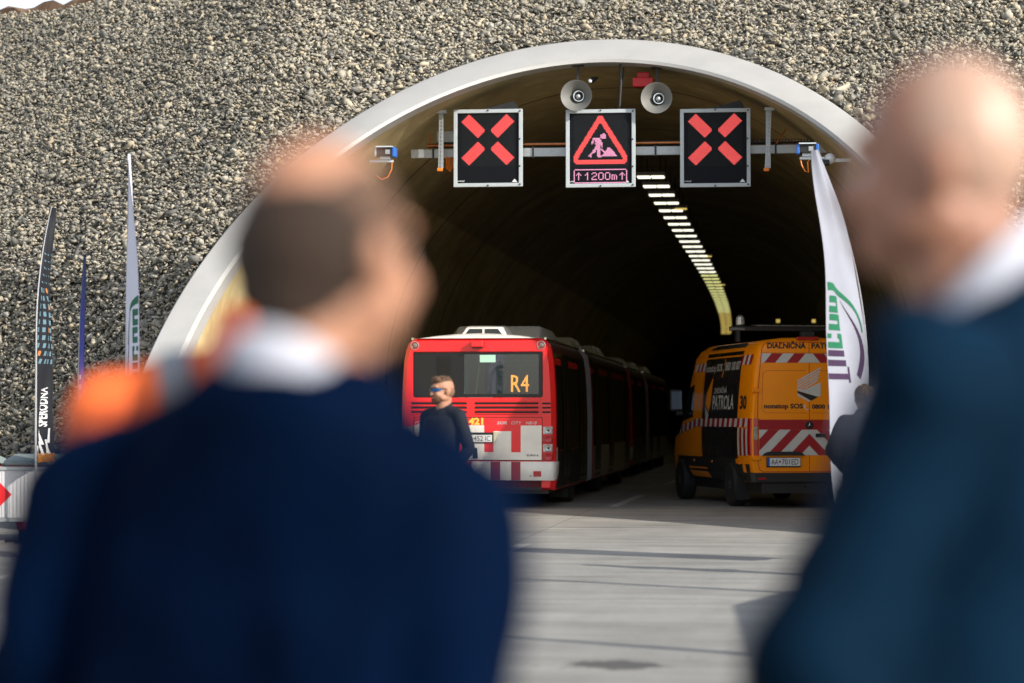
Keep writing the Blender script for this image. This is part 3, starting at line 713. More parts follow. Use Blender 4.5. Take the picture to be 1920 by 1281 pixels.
r = empty('surveillance_camera', T(u, v, h), TROT, 'small white dome camera beside the sensor box with two blue ends', 'camera'); b = MB(); b.ell((.02, 0, .01), (.085, .085, .085)); b.build('dome', 'mark_white', r); b = MB(); b.box((-.06, -.02, -.05), (.15, .14, .08)); b.build('lens_unit', 'plastic_black', r, smooth=0, bevel=.01); b = MB(); b.box((.2, .05, -.01), (.28, .03, .05)); b.build('bracket', 'alu', r, smooth=0)
# ------------------------------------------------------------------ flat print helpers
def F2(y): return lambda x, z: (x, y, z)
def poly(mb, fn, pts):
    t = tessellate_polygon([[Vector((p[0], p[1], 0)) for p in pts]]); return mb.add([fn(*p) for p in pts], [tuple(q) for q in t])
def rect(mb, fn, x0, x1, z0, z1): return mb.add([fn(x0, z0), fn(x1, z0), fn(x1, z1), fn(x0, z1)], [(0, 1, 2, 3)])
def seam(mb, fn, pts, w):
    for a, b in zip(pts[:-1], pts[1:]):
        dx, dz = b[0] - a[0], b[1] - a[1]; l = math.hypot(dx, dz) or 1; nx, nz = -dz / l * w / 2, dx / l * w / 2; ex, ez = dx / l * w / 2, dz / l * w / 2
        mb.add([fn(a[0] - ex + nx, a[1] - ez + nz), fn(b[0] + ex + nx, b[1] + ez + nz), fn(b[0] + ex - nx, b[1] + ez - nz), fn(a[0] - ex - nx, a[1] - ez - nz)], [(0, 1, 2, 3)])
def rrect(x0, x1, z0, z1, r, n=5):
    p = []
    for cx, cz, a in ((x1 - r, z0 + r, -90), (x1 - r, z1 - r, 0), (x0 + r, z1 - r, 90), (x0 + r, z0 + r, 180)):
        for i in range(n + 1): t = RAD(a + 90 * i / n); p.append((cx + r * math.cos(t), cz + r * math.sin(t)))
    return p
def wheel(root, x, y, r, wd, side, rimr):
    w = link('wheel', None, root); w.location = (x, y, r); ax = (side, 0, 0)
    t = MB(); t.lathe([(rimr, -wd / 2), (r - .03, -wd / 2), (r - .004, -wd / 2 + .03), (r, -wd * .3), (r, wd * .3), (r - .004, wd / 2 - .03), (r - .03, wd / 2), (rimr + .03, wd / 2 + .006), (rimr, wd / 2 - .01)], (0, 0, 0), ax, 36)
    for k in range(3): pass
    t.build('tyre', 'rubber', w)
    m = MB(); m.lathe([(rimr, -wd / 2 + .02), (rimr, wd / 2 - .012), (rimr - .025, wd / 2 - .012), (rimr - .05, wd / 2 - .05), (rimr * .55, wd / 2 - .085), (rimr * .38, wd / 2 - .03), (.001, wd / 2 - .025)], (0, 0, 0), ax, 30)
    for k in range(8):
        a = 2 * math.pi * k / 8; q = Vector((0, math.cos(a), math.sin(a))) * rimr * .28
        m.lathe([(.012, wd / 2 - .03), (.012, wd / 2 - .008), (.004, wd / 2 - .005)], q, ax, 8)
    m.build('rim', 'rim', w); return w

# ------------------------------------------------------------------ articulated bus
BP = [(1.25, .30), (1.27, .42), (1.275, .8), (1.275, 1.55), (1.262, 2.0), (1.235, 2.4), (1.20, 2.60), (1.155, 2.705), (1.09, 2.765), (1.0, 2.785)]
def bxs(z):
    for (x0, z0), (x1, z1) in zip(BP[:-1], BP[1:]):
        if z <= z1: t = max(0, (z - z0) / (z1 - z0)); return x0 + (x1 - x0) * t
    return BP[-1][0]
def make_bus():
    r = empty('articulated_bus', (-.56, 39.6, 0), -.115, 'red and white articulated bus in front, its sunlit rear window showing R4', 'bus', 'articulated buses queued in the tunnel')
    out = [(-x, z) for x, z in BP] + [(x, z) for x, z in reversed(BP)]
    win = rrect(-1.07, 1.07, 1.812, 2.571, .035, 3)
    b = MB(); b.mat(0); b.plate_xz(out, 0, .10, [win], inset=.07)
    for y0, y1 in ((.10, 6.25),):
        for s in (-1, 1): b.loft([[(s * x, y, z) for x, z in BP] for y in (y0, 1.5, 3, 4.5, y1)], closed=False)
    b.plate_xz(out, 6.22, 6.27)
    body = b.build('rear_body', 'bus_red', r, smooth=30)
    b = MB(); rp = [(-1.0, 2.785), (-.7, 2.826), (-.35, 2.856), (0, 2.868), (.35, 2.856), (.7, 2.826), (1.0, 2.785)]
    b.loft([[(x * .97, .015, 2.782 + (z - 2.782) * .6) for x, z in rp], [(x, .1, z) for x, z in rp], [(x, 6.25, z) for x, z in rp]], closed=False)
    b.add([(x * .97, .015, 2.782 + (z - 2.782) * .6) for x, z in rp], [tuple(range(7))])
    # gutter edge that catches the lamp light
    b.build('roof', 'bus_white', r, smooth=40)
    b = MB()
    for s in (-1, 1): b.tube([(s * 1.10, .12, 2.78), (s * 1.10, 2, 2.784), (s * 1.10, 4, 2.78), (s * 1.10, 6.2, 2.784)], .022, 8)
    b.build('gutter_rail', 'gutter', r)
    # rear roof hatch + air unit
    h = MB(); h.loft([[(x0 * k, y, z) for x0, z in ((-.44, 2.84), (-.32, zt), (.32, zt), (.44, 2.84))] for k, y, zt in ((.9, .75, 2.99), (1, 1.2, 3.03), (1, 1.9, 3.0))], closed=True)
    ht = h.build('roof_hatch', 'bus_white', r, smooth=20, bevel=.02)
    h = MB()
    for a in (-1, 1): poly(h, lambda x, z: (x, .742, z), [(a * .02, 2.875), (a * .31, 2.875), (a * .24, 2.965), (a * .02, 2.965)])
    h.build('hatch_window', 'van_glass', ht, smooth=0)
    def unit(y0, y1, w, zt, par=r, mat='bus_cream'):
        u = MB(); u.loft([[(-w, y, 2.80), (-w * .78, y, z), (w * .78, y, z), (w, y, 2.80)] for y, z in ((y0, 2.86), (y0 + .35, zt), (y1 - .35, zt), (y1, 2.86))]); o = u.build('air_unit', mat, par, smooth=20, bevel=.03)
        v = MB()
        for k in range(5): v.box((-w * .3 + k * w * .15, (y0 + y1) / 2, zt + .004), (.04, (y1 - y0) * .4, .012))
        v.build('vent_slots', 'grille_black', o, smooth=0)
    unit(2.6, 5.4, .92, 3.09, mat='unit_grey')
    # rear window: blanked third, tinted pane, saloon behind it
    g = MB(); poly(g, F2(.03), rrect(-.30, 1.06, 1.82, 2.563, .03, 3)); g.build('rear_window', 'bus_glass', r, smooth=0)
    g = MB(); g.box2(-1.06, -.30, .022, .05, 1.82, 2.563); bp = g.build('blank_window_panel', 'bus_black', r, smooth=0)
    gg = MB(); gg.box2(-.68, -.45, .012, .024, 2.05, 2.50)
    for k in range(9): gg.box2(-.66, -.47, .004, .014, 2.08 + k * .046, 2.10 + k * .046)
    gg.build('grille', 'grille_black', bp, smooth=0)
    f = MB(); f.mat(0)
    for a, b_, c, d in ((-.30, -.23, 1.82, 2.563), (1.0, 1.06, 1.82, 2.563), (-.23, 1.0, 1.82, 1.87), (-.23, 1.0, 2.52, 2.563)): rect(f, F2(.026), a, b_, c, d)
    f.build('window_frit', 'bus_black', r, smooth=0)
    i = MB(); i.mat(0); i.box2(-1.2, 1.2, .5, 6.1, .9, .95); i.box2(-1.19, -1.15, .2, 6.1, .95, 2.7); i.box2(-1.15, 1.15, .2, 6.1, 2.66, 2.70); i.box2(1.15, 1.19, .2, 6.1, .95, 1.75)
    i.box2(-.35, -.3, .2, 1.2, .95, 2.66); i.box2(-1.15, -.2, 5.2, 5.25, .95, 2.66); i.box2(.45, 1.15, 5.4, 5.45, .95, 2.66)
    sal = i.build('saloon', 'teal', r, smooth=0)
    p = MB()
    for x, y in ((-.12, .9), (.12, 1.8), (.22, 2.0), (.50, 1.5), (.62, 2.6), (.72, 2.7), (.85, 1.9)): p = MB(); p.tube([(x - .05, y, 1.0), (x - .03, y, 1.9), (x + .02, y, 2.3), (x + .0, y, 2.66)], .017, 8); p.build('grab_pole', 'pole_yellow', sal)
    for z, y in ((2.45, 1.6), (2.38, 2.6)): p = MB(); p.tube([(.1, y, z), (.95, y, z)], .014, 8); p.build('grab_rail', 'pole_yellow', sal)
    for x in (-.02, .62): p = MB(); p.box((x, .42, 1.60), (.42, .09, .55)); p.box((x, .62, 1.35), (.42, .4, .08)); p.build('passenger_seat', 'seat', sal, smooth=0, bevel=.03)
    s = MB(); rect(s, F2(.024), .03, .29, 2.39, 2.51); s.build('window_sticker', 'pale_sticker', r, smooth=0)
    # LED route number, drawn as rows of small dots
    s = MB(); bx, bz, bw, bh = .545, 1.905, .30, .275
    V, Fc = text_geo('R4', .0)
    tri = [[V[k] for k in f_] for f_ in Fc]
    for a in range(26):
        for c in range(24):
            x, y = (a + .5) / 26, (c + .5) / 24
            if any(in_poly(t, x, y) for t in tri) or any(in_poly(t, x + .015, y) for t in tri): xx, zz = bx + x * bw, bz + y * bh; s.add([(xx - .0052, .020, zz - .0052), (xx + .0052, .020, zz - .0052), (xx + .0052, .020, zz + .0052), (xx - .0052, .020, zz + .0052)], [(0, 1, 2, 3)])
    s.build('route_number', 'amber_led', r, smooth=0)
    # louvres, panel seams
    D = F2(-.003)
    lv = MB()
    for z in (1.716, 1.646, 1.574):
        for a, b_ in ((-1.1, -.18), (-.05, 1.0), (1.06, 1.20)): lv.box2(a, b_, -.004, .02, z - .016, z + .013)
    lv.build('louvre_slots', 'grille_black', body, smooth=0)
    lv = MB()
    for z in (1.745, 1.675, 1.603, 1.545): lv.tube([(-1.12, -.004, z), (-.2, -.004, z)], .010, 6); lv.tube([(-.03, -.004, z), (1.0, -.004, z)], .010, 6)
    lv.build('louvre_ribs', 'bus_red', body, smooth=60)
    sm = MB(); seam(sm, D, [(-1.06, .80), (-1.06, 1.488), (1.06, 1.488), (1.06, .80)], .008); seam(sm, D, [(-1.2, .785), (1.2, .785)], .014); seam(sm, F2(.0), [(1.035, 1.5), (1.035, 1.80)], .006)
    sm.build('panel_seam', 'grille_black', body, smooth=0)
    wp = MB(); W = F2(-.002)
    def px(x): return (x - 896) / 114.5
    def pz(y): return (953 - y) / 114.5
    poly(wp, W, [(-1.05, pz(863.5)), (1.05, pz(863.5)), (1.05, pz(798)), (px(977), pz(798)), (px(977), pz(848)), (px(959), pz(848)), (px(959), pz(808.7)), (px(925.6), pz(808.7)), (px(925.6), pz(848)), (px(908), pz(848)), (px(908), pz(797.5)), (px(866), pz(797.5)), (px(866), pz(848)), (px(848), pz(848)), (px(848), pz(808.7)), (px(815), pz(808.7)), (px(815), pz(848)), (px(797), pz(848)), (px(797), pz(798)), (-1.05, pz(798))])
    wp.build('white_rear_panel', 'bus_white', body, smooth=0)
    # number plate
    q = MB(); q.box2(px(861), px(925), -.03, -.002, pz(830), pz(811)); pl = q.build('plate_holder', 'plastic_black', r, smooth=0, bevel=.006)
    q = MB(); q.box2(px(863.5), px(923.5), -.036, -.029, pz(828.7), pz(815.6)); q.build('number_plate', 'plate_white', pl, smooth=0)
    q = MB(); f_ = F2(-.038); q.mat(0); z0 = pz(827); hh = .083
    q.text('PO', f_, px(866), z0, .10, hh); q.text('452', f_, px(888.5), z0, .155, hh); q.text('IC', f_, px(910.5), z0, .085, hh)
    q.mat(1); poly(q, f_, [(px(882.5), z0 + .055), (px(887), z0 + .055), (px(887), z0 + .03), (px(884.7), z0 + .012), (px(882.5), z0 + .03)])
    q.build('plate_text', ['ink', 'van_red'], pl, smooth=0)
    q = MB(); q.prism([(px(926.5), pz(810)), (px(937), pz(810)), (px(926.5), pz(834))], lambda x, z: (x, -.05, z), lambda x, z: (x, -.004, z)); q.build('plate_lamp_flap', 'bus_cream', r, smooth=0)
    q = MB(); q.prism([(-.09, pz(860)), (.0, pz(860)), (-.012, pz(840)), (-.075, pz(840))], lambda x, z: (x, -.012, z), lambda x, z: (x, .0, z)); q.build('handle', 'plastic_black', r, smooth=0)
    # lettering
    t = MB(); t.text('421', D, -.155, 1.366, .245, .115, bold=.045); t.build('fleet_number', 'gold', body, smooth=0)
    t = MB(); ff = F2(-.006); t.text('SOR', ff, .315, 1.372, .165, .048, bold=.02, shear=.3); t.text('CITY', ff, .545, 1.372, .165, .048, bold=.0, shear=.3); t.text('NB18', ff, .79, 1.372, .17, .048, bold=.0, shear=.3); t.build('model_lettering', 'silver', body, smooth=0)
    t = MB(); t.text('EURO 6', F2(-.006), px(988.5), pz(855.4), .19, .03, bold=.02); t.build('small_lettering', 'ink', body, smooth=0)
    t = MB(); t.lathe([(.062, 0), (.07, .002)], (-.98, -.004, 1.35), (0, -1, 0), 24, caps=False); seam(t, F2(-.005), [(-1.02, 1.34), (-.98, 1.38), (-.94, 1.34)], .02); seam(t, F2(-.005), [(-.98, 1.38), (-.98, 1.31)], .02); t.build('round_emblem', 'mark_white', body, smooth=0)
    # lamps
    for s in (-1, 1):
        for z0, z1, m in ((pz(815), pz(799.4), 'lamp_clear'), (pz(831.7), pz(815.8), 'lamp_red'), (pz(848), pz(832.4), 'lamp_clear'), (pz(865), pz(848.8), 'lamp_red')):
            a, b_ = sorted((s * 1.07, s * 1.232)); l = MB(); l.box2(a, b_, -.012, .05, z0 + .004, z1 - .004); lo = l.build('tail_light', m, r, smooth=0, bevel=.012)
            l = MB(); l.lathe([(.058, 0), (.05, .012), (.02, .004), (.001, .006)], (s * 1.165, -.012, (z0 + z1) / 2), (0, -1, 0), 22); l.build('round_lens', m, lo)
            if m == 'lamp_clear': l = MB(); l.lathe([(.018, .012), (.001, .018)], (s * 1.165, -.012, (z0 + z1) / 2), (0, -1, 0), 14); l.build('bulb', 'ink', lo)
        l = MB(); l.lathe([(.072, 0), (.070, .012), (.062, .013), (.060, .004)], (s * 1.045, -.002, 2.667), (0, -1, 0), 26); lo = l.build('marker_lamp', 'lamp_clear', r)
        l = MB(); l.lathe([(.061, .005), (.05, .010), (.042, .004)], (s * 1.045, -.002, 2.667), (0, -1, 0), 22, caps=False); l.build('lens_rim', 'lamp_red', lo); l = MB(); l.lathe([(.042, .004), (.03, .014), (.001, .018)], (s * 1.045, -.002, 2.667), (0, -1, 0), 22); l.build('lens', 'horn', lo)
        l = MB(); l.box2(s * 1.105 - .062, s * 1.105 + .062, -.066, -.05, pz(893), pz(883)) if False else l.box2(s * .985 - .064, s * .985 + .064, -.066, -.05, pz(893), pz(883)); l.build('reflector', 'lamp_red', r, smooth=0, bevel=.004)
    q = MB(); q.box2(-.1, .10, -.12, .01, 2.635, 2.745); c = q.build('rear_camera', 'bus_red', r, smooth=0, bevel=.015)
    q = MB(); q.box2(-.085, .085, -.105, .0, 2.622, 2.637); q.build('camera_base', 'grille_black', c, smooth=0)
    # bumper
    pl_ = [(-1.20, -.05), (1.20, -.05), (1.262, -.015), (1.29, .06), (1.29, .55), (-1.29, .55), (-1.29, .06), (-1.262, -.015)]
    q = MB(); q.prism(pl_, lambda x, y: (x * (1 if y > 0 else .995), y, .765), lambda x, y: (x * .985, y, .455)); bu = q.build('bumper', 'bus_white', r, smooth=30, bevel=.018)
    q = MB()
    for a, b_ in ((920.6, 938.7), (959.5, 977), (870, 885), (828, 846), (797, 812)): q.box2(px(a), px(b_), -.054, -.02, .462, .762)
    q.build('bumper_stripe', 'bus_red_dark', bu, smooth=0)
    q = MB(); q.lathe([(.018, 0), (.012, .006)], (px(996), -.05, pz(892)), (0, -1, 0), 12); q.build('tow_eye_cap', 'steel', bu)
    q = MB(); q.box2(-1.15, 1.15, .12, 6.1, .24, .46); q.box2(-1.05, 1.05, .0, .3, .30, .46); q.build('underbody', 'plastic_black', r, smooth=0)
    # sides of the rear section
    def sidepatch(mb, s, y0, y1, z0, z1, off=.004, n=6):
        mb.loft([[(s * (bxs(z0 + (z1 - z0) * k / n) + off), y, z0 + (z1 - z0) * k / n) for k in range(n + 1)] for y in (y0, y1)], closed=False)
    def sides(y0, y1, par, doors, lower):
        for s in (-1, 1):
            q = MB(); sidepatch(q, s, y0, y1, .95, 2.56); q.build('side_glazing', 'van_glass', par, smooth=30)
            q = MB(); sidepatch(q, s, y0, y1, 2.565, 2.755, .004, 4); q.build('shaded_upper_side', 'red_in_shade', par, smooth=30)  # strip of darkened red laid over the side as painted shade
            q = MB(); sidepatch(q, s, y0 + .03, y1, .32, .94); q.build('lower_side_panel', lower, par, smooth=30)
            q = MB()
            for y in np.arange(y0 + .1, y1, 1.45): sidepatch(q, s, y - .03, y + .03, .97, 2.54, .008)
            q.build('window_pillar', 'bus_black', par, smooth=30)
        for y in doors:
            q = MB(); sidepatch(q, 1, y, y + 1.3, .34, 2.48, .012); d = q.build('door', 'van_glass', par, smooth=30)
            q = MB()
            for a in (0, .62, 1.24): sidepatch(q, 1, y + a, y + a + .06, .34, 2.48, .018)
            q.build('door_frame', 'plastic_black', d, smooth=30)
            q = MB()
            for k in range(8): sidepatch(q, 1, y + .70, y + .82, 1.05 + k * .11, 1.12 + k * .11, .022, 1)
            q.build('door_sticker', 'dash_orange' if y > 8 else 'lamp_red', d, smooth=0)
    sides(.32, 6.15, r, (1.35, 4.6), 'bus_black')
    q = MB(); sidepatch(q, 1, .14, .34, .47, 1.0, .006); q.build('corner_panel', 'bus_white', r, smooth=30)
    for s in (-1, 1): wheel(r, s * 1.10, 3.45, .48, .30, s, .29)
    
    for s in (-1, 1): q = MB(); q.box2(*sorted((s * .90, s * 1.22)), 2.84, 2.86, .10, .5); q.build('mudflap', 'rubber', r, smooth=0)
    # bellows
    q = MB(); rings = []
    bo = [(-x, z) for x, z in BP] + [(-.5, 2.84), (0, 2.855), (.5, 2.84)] + [(x, z) for x, z in reversed(BP)]
    for k in range(29):
        s = 1.0 if k % 2 else .955; rings.append([(x * s, 6.27 + 1.08 * k / 28, 1.55 + (z - 1.55) * (s if z > 1.55 else 1)) for x, z in bo])
    q.loft(rings); q.build('bellows', 'bellows', r, smooth=20)
    # front section
    b = MB()
    b.plate_xz(out, 7.35, 7.45); b.plate_xz(out, 18.5, 18.6)
    for s in (-1, 1): b.loft([[(s * x, y, z) for x, z in BP] for y in (7.4, 10, 13, 16, 18.5)], closed=False)
    b.build('front_body', 'bus_red', r, smooth=30)
    b = MB(); b.loft([[(x, 7.38, z) for x, z in rp], [(x, 18.5, z) for x, z in rp]], closed=False)
    b.build('roof', 'bus_white', r, smooth=40)
    b = MB()
    for s in (-1, 1): b.tube([(s * 1.10, 7.4, 2.784), (s * 1.10, 10, 2.78), (s * 1.10, 14, 2.784), (s * 1.10, 18.4, 2.78)], .022, 8)
    b.build('gutter_rail', 'gutter', r)
    unit(8.6, 10.8, .9, 3.10); unit(14.2, 16.6, .9, 3.10)
    sides(7.6, 18.3, r, (8.0, 11.6, 16.6), 'bus_cream')
    for s in (-1, 1): wheel(r, s * 1.10, 9.75, .48, .28, s, .29); wheel(r, s * 1.10, 15.6, .48, .28, s, .29)
    q = MB(); q.box2(-1.15, 1.15, 7.5, 18.3, .24, .44); q.build('underbody', 'plastic_black', r, smooth=0)
    return r
bus = make_bus()
b2 = copy_tree(bus); d = Vector((math.sin(.115), math.cos(.115), 0)) * 21.4
b2.location = bus.location + d + Vector((-.16, 0, 0)); b2['label'] = 'second articulated bus, unlit and mostly hidden ahead of the red bus'

# ------------------------------------------------------------------ roadside patrol van
VP = [(.0, .42), (.86, .42), (.955, .55), (.985, .85), (.993, 1.15), (.985, 1.5), (.955, 1.95), (.915, 2.35), (.885, 2.52), (.83, 2.66), (.72, 2.745), (.45, 2.785), (0, 2.80)]
def vtop(y):
    if y < .12: return 2.72 + .08 * (y / .12) ** .5
    if y < 3.75: return 2.80
    pts = [(3.75, 2.80), (4.15, 2.62), (4.95, 1.42), (5.25, 1.28), (5.65, 1.12), (5.85, .85), (5.93, .70)]
    for (a, b), (c, e) in zip(pts[:-1], pts[1:]):
        if y <= c: return b + (e - b) * (y - a) / (c - a)
    return .7
def vws(y):
    if y < .12: return .955 + .045 * (y / .12) ** .5
    if y < 4.3: return 1.
    return 1 - .10 * ((y - 4.3) / 1.63) ** 2
def vprof(y):
    t = vtop(y); w_ = vws(y); o = []
    for x, z in VP:
        zz = z if z < .55 else .55 + (z - .55) * (t - .55) / 2.25
        o.append((x * w_, zz))
    if y > 3.9:    # keep the vertical side below the belt line when the roof comes down
        o = []
        for x, z in VP:
            zz = min(z, t - .02 + .02 * (1 - x)); k = 1.
            if z > t: k = max(0, x / .993) and (1 - .25 * min(1, (z - t) / 1.2))
            o.append((x * w_ * k, zz))
    return o
def vwx(y, z):
    p = vprof(y)[1:]
    for (x0, z0), (x1, z1) in zip(p[:-1], p[1:]):
        if z <= z1: return x0 + (x1 - x0) * ((z - z0) / (z1 - z0) if z1 > z0 else 0)
    return p[-1][0]
def make_van():
    r = empty('patrol_van', (4.86, 39.55, 0), RAD(9.3), 'orange roadside patrol van with red and white chevrons on its rear doors', 'van')
    b = MB(); ys = [0, .012, .03, .06, .12, .6, 1.2, 2, 2.8, 3.6, 3.75, 3.95, 4.15, 4.4, 4.7, 4.95, 5.1, 5.25, 5.45, 5.65, 5.78, 5.85, 5.93]
    rings = [[(x, y, z) for x, z in vprof(y)] + [(-x, y, z) for x, z in reversed(vprof(y)[1:-1])] for y in ys]
    b.loft(rings); body = b.build('body', 'van_orange', r, smooth=32)
    D = F2(-.004)
    def px(x): return (x - 1511.5) / 113.2
    def pz(y): return (951.5 - y) / 113.2
    # seams of the two rear doors
    s = MB(); dl = [(-.86, .72), (-.845, .64), (-.78, .60), (.78, .60), (.845, .64), (.86, .72), (.875, 1.3), (.86, 1.95), (.80, 2.60), (.77, 2.68), (.70, 2.715), (-.70, 2.715), (-.77, 2.68), (-.80, 2.60), (-.86, 1.95), (-.875, 1.3), (-.86, .72)]
    seam(s, D, dl, .010); seam(s, D, [(0, .60), (0, 2.715)], .009)
    for a in (-1, 1): seam(s, F2(-.003), [(a * .05, 2.25), (a * .72, 2.25), (a * .78, 2.20), (a * .80, 1.62), (a * .74, 1.56), (a * .05, 1.56)], .005)
    seam(s, F2(-.003), [(-.8, 2.54), (.8, 2.54)], .005)
    s.build('door_seam', 'van_red', body, smooth=0)
    # reflective film
    q = MB(); q.mat(0)
    def chev(z0, z1, w_, period, off, half, slope, m0, m1):
        for a in (-1, 1):
            m = -3
            while m < 14:
                x0 = off + m * period
                for j, mi in ((0, m0), (period / 2, m1)):
                    A = x0 + j; B = A + period / 2
                    P = [(A + (z1 - z0) * 0, z0), (B, z0), (B - (z1 - z0) * slope, z1), (A - (z1 - z0) * slope, z1)]
                    # clip to 0..half
                    P = clip(P, 0, half)
                    if len(P) > 2: q.mat(mi); poly(q, F2(-.005), [(a * x, z) for x, z in P])
                m += 1
    def clip(P, lo, hi):
        for lim, sg in ((lo, 1), (hi, -1)):
            o = []
            for i in range(len(P)):
                a, c = P[i - 1], P[i]; ia = (a[0] - lim) * sg >= 0; ic = (c[0] - lim) * sg >= 0
                if ia != ic: t = (lim - a[0]) / (c[0] - a[0]); o.append((lim, a[1] + (c[1] - a[1]) * t))
                if ic: o.append(c)
            P = o
            if not P: return []
        return P
    chev(pz(682), pz(665), .8, .38, 0., .80, .85, 0, 1)
    chev(.868, 1.285, .8, .38, .155, .845, .98, 1, 0)
    q.mat(1); rect(q, F2(-.004), -.85, .85, 1.287, 1.45)
    q.build('chevron_film', ['van_silver', 'van_red'], body, smooth=0)
    t = MB(); t.text('DIAĽNIČNÁ', D, px(1431.5), pz(656), .655, .125, bold=.04); t.text('PATROLA', D, px(1516), pz(656), .56, .093, bold=.04)
    t.text('nonstop SOS', D, px(1425), pz(769.5), .66, .105, bold=.04); t.text('0800 100 007', D, px(1516.5), pz(767.5), .62, .075, bold=.045)
    t.build('lettering', 'ink', body, smooth=0)
    t = MB(); t.tube([(px(1503.5), -.006, pz(760)), (px(1502.5), -.006, pz(764)), (px(1505), -.006, pz(768)), (px(1509), -.006, pz(769))], [.016, .009, .009, .016], 6); t.build('telephone_symbol', 'van_silver', body)
    # winged shield emblem
    t = MB(); e = F2(-.006); X = lambda a: px(1400 + a / 7.535); Z = lambda a: pz(630 + a / 7.535)
    t.mat(0)
    for k in range(5):
        y0 = 640 + k * 38; y1 = 452 + k * 42; x1 = 1004 - k * 9; x0 = 668 + max(0, (k - 2)) * 42
        t.add([], []); poly(t, e, [(X(x0), Z(y0 + 24 - max(0, k - 2) * 20)), (X(x1), Z(y1 + 24)), (X(x1), Z(y1)), (X(x0), Z(y0 - max(0, k - 2) * 20))])
    poly(t, e, [(X(668), Z(735)), (X(700), Z(745)), (X(668), Z(780))])
    poly(t, e, [(X(668), Z(778)), (X(700), Z(748)), (X(770), Z(770)), (X(1005), Z(665)), (X(1005), Z(860)), (X(950), Z(862))])
    poly(t, e, [(X(668), Z(815)), (X(668), Z(850)), (X(838), Z(940)), (X(855), Z(922))])
    t.mat(1); poly(t, e, [(X(668), Z(785)), (X(668), Z(812)), (X(868), Z(922)), (X(968), Z(868))])
    t.build('shield_emblem', ['van_silver', 'ink'], body, smooth=0)
    # hardware
    for z in (pz(734), pz(859)):
        for s_ in (-1, 1): h = MB(); h.box((s_ * .90, -.012, z), (.13, .045, .055)); h.box((s_ * .94, .02, z), (.05, .05, .10)); h.build('hinge', 'van_orange', r, smooth=0, bevel=.008)
    h = MB(); h.lathe([(.066, 0), (.064, .014), (.05, .016), (.048, .010), (.001, .010)], (0, -.004, pz(797.5)), (0, -1, 0), 28); em = h.build('round_badge', 'plastic_black', r)
    h = MB()
    for a in (90, 210, 330): h.tube([(0, -.022, pz(797.5)), (.040 * math.cos(RAD(a)), -.018, pz(797.5) + .040 * math.sin(RAD(a)))], [.008, .002], 6)
    h.build('star', 'chrome', em)
    h = MB(); h.box2(px(1523), px(1543), -.035, -.003, pz(820), pz(813)); h.build('door_handle', 'plastic_black', r, smooth=0, bevel=.01)
    h = MB(); h.prism([(px(1421), pz(853.5)), (px(1502), pz(853.5)), (px(1497), pz(849)), (px(1490), pz(846.3)), (px(1433), pz(846.3)), (px(1426), pz(849))], lambda x, z: (x, -.045, z), lambda x, z: (x, -.003, z)); h.build('plate_lamp_trim', 'plastic_black', r, smooth=0)
    h = MB(); h.box2(px(1429), px(1494), -.022, -.003, pz(875), pz(857)); pl = h.build('plate_holder', 'plastic_black', r, smooth=0)
    h = MB(); h.mat(0); h.box2(px(1430.5), px(1493), -.028, -.021, pz(872.7), pz(858)); h.mat(1); h.box2(px(1430.5), px(1435), -.029, -.022, pz(872.7), pz(858)); h.build('number_plate', ['plate_white', 'ink_blue'], pl, smooth=0)
    h = MB(); f_ = F2(-.031); h.text('AA', f_, px(1438), pz(870.3), .115, .09); h.text('701', f_, px(1458), pz(870.3), .135, .09); h.text('ED', f_, px(1476.5), pz(870.3), .115, .09); h.mat(1)
    poly(h, f_, [(px(1452.5), pz(863)), (px(1456), pz(863)), (px(1456), pz(866)), (px(1454.2), pz(868)), (px(1452.5), pz(866))]); h.build('plate_text', ['ink', 'van_red'], pl, smooth=0)
    for s_ in (-1, 1):
        h = MB(); h.mat(0); a = .905; 
        yy = lambda k: .012 + .16 * k
        rows = []
        for z in np.linspace(.87, 1.47, 8):
            x = vwx(.12, z); rows.append([(s_ * (x * .955 - .09), -.008, z), (s_ * (x * .955 - .01), -.006, z), (s_ * (x + .006), .05, z), (s_ * (x + .006), .17, z)])
        h.loft(rows, closed=False); tl = h.build('tail_light', 'lamp_red', r, smooth=50)
        h = MB(); h.box2(*sorted((s_ * .872, s_ * .935)), -.016, -.006, 1.12, 1.33); h.build('reversing_lens', 'lamp_clear', tl, smooth=0, bevel=.01)
        h = MB(); h.box2(*sorted((s_ * .74, s_ * .87)), -.045, -.03, .475, .505); h.build('reflector', 'lamp_red', r, smooth=0)
    # bumper and black lower cladding
    h = MB(); h.prism([(-.93, -.03), (.93, -.03), (.99, .02), (1.0, .3), (-1.0, .3), (-.99, .02)], lambda x, y: (x, y, .585), lambda x, y: (x * .99, y, .42)); h.build('bumper', 'plastic_black', r, smooth=0, bevel=.02)
    h = MB(); h.box2(-.8, .8, .02, 5.6, .25, .43); h.tube([(.3, -.02, .3), (.3, .3, .33)], .03, 10); h.tube([(-.05, -.08, .36), (-.05, .2, .36)], .025, 8); h.box2(-.3, .3, .05, .1, .3, .4); h.build('underbody', 'plastic_black', r, smooth=0)
    def sp(mb, s_, P, off=.006, n=7, m=6):
        """quad patch (y,z corners: bl, br, tr, tl) wrapped on the side"""
        (a, b_, c, d_) = P
        def q_(u_, v_):
            y = (a[0] * (1 - u_) + b_[0] * u_) * (1 - v_) + (d_[0] * (1 - u_) + c[0] * u_) * v_
            z = (a[1] * (1 - u_) + b_[1] * u_) * (1 - v_) + (d_[1] * (1 - u_) + c[1] * u_) * v_
            return (s_ * (vwx(y, z) + off), y, z)
        mb.loft([[q_(i / m, j / n) for j in range(n + 1)] for i in range(m + 1)], closed=False)
    def R4(y0, y1, z0, z1): return ((y0, z0), (y1, z0), (y1, z1), (y0, z1))
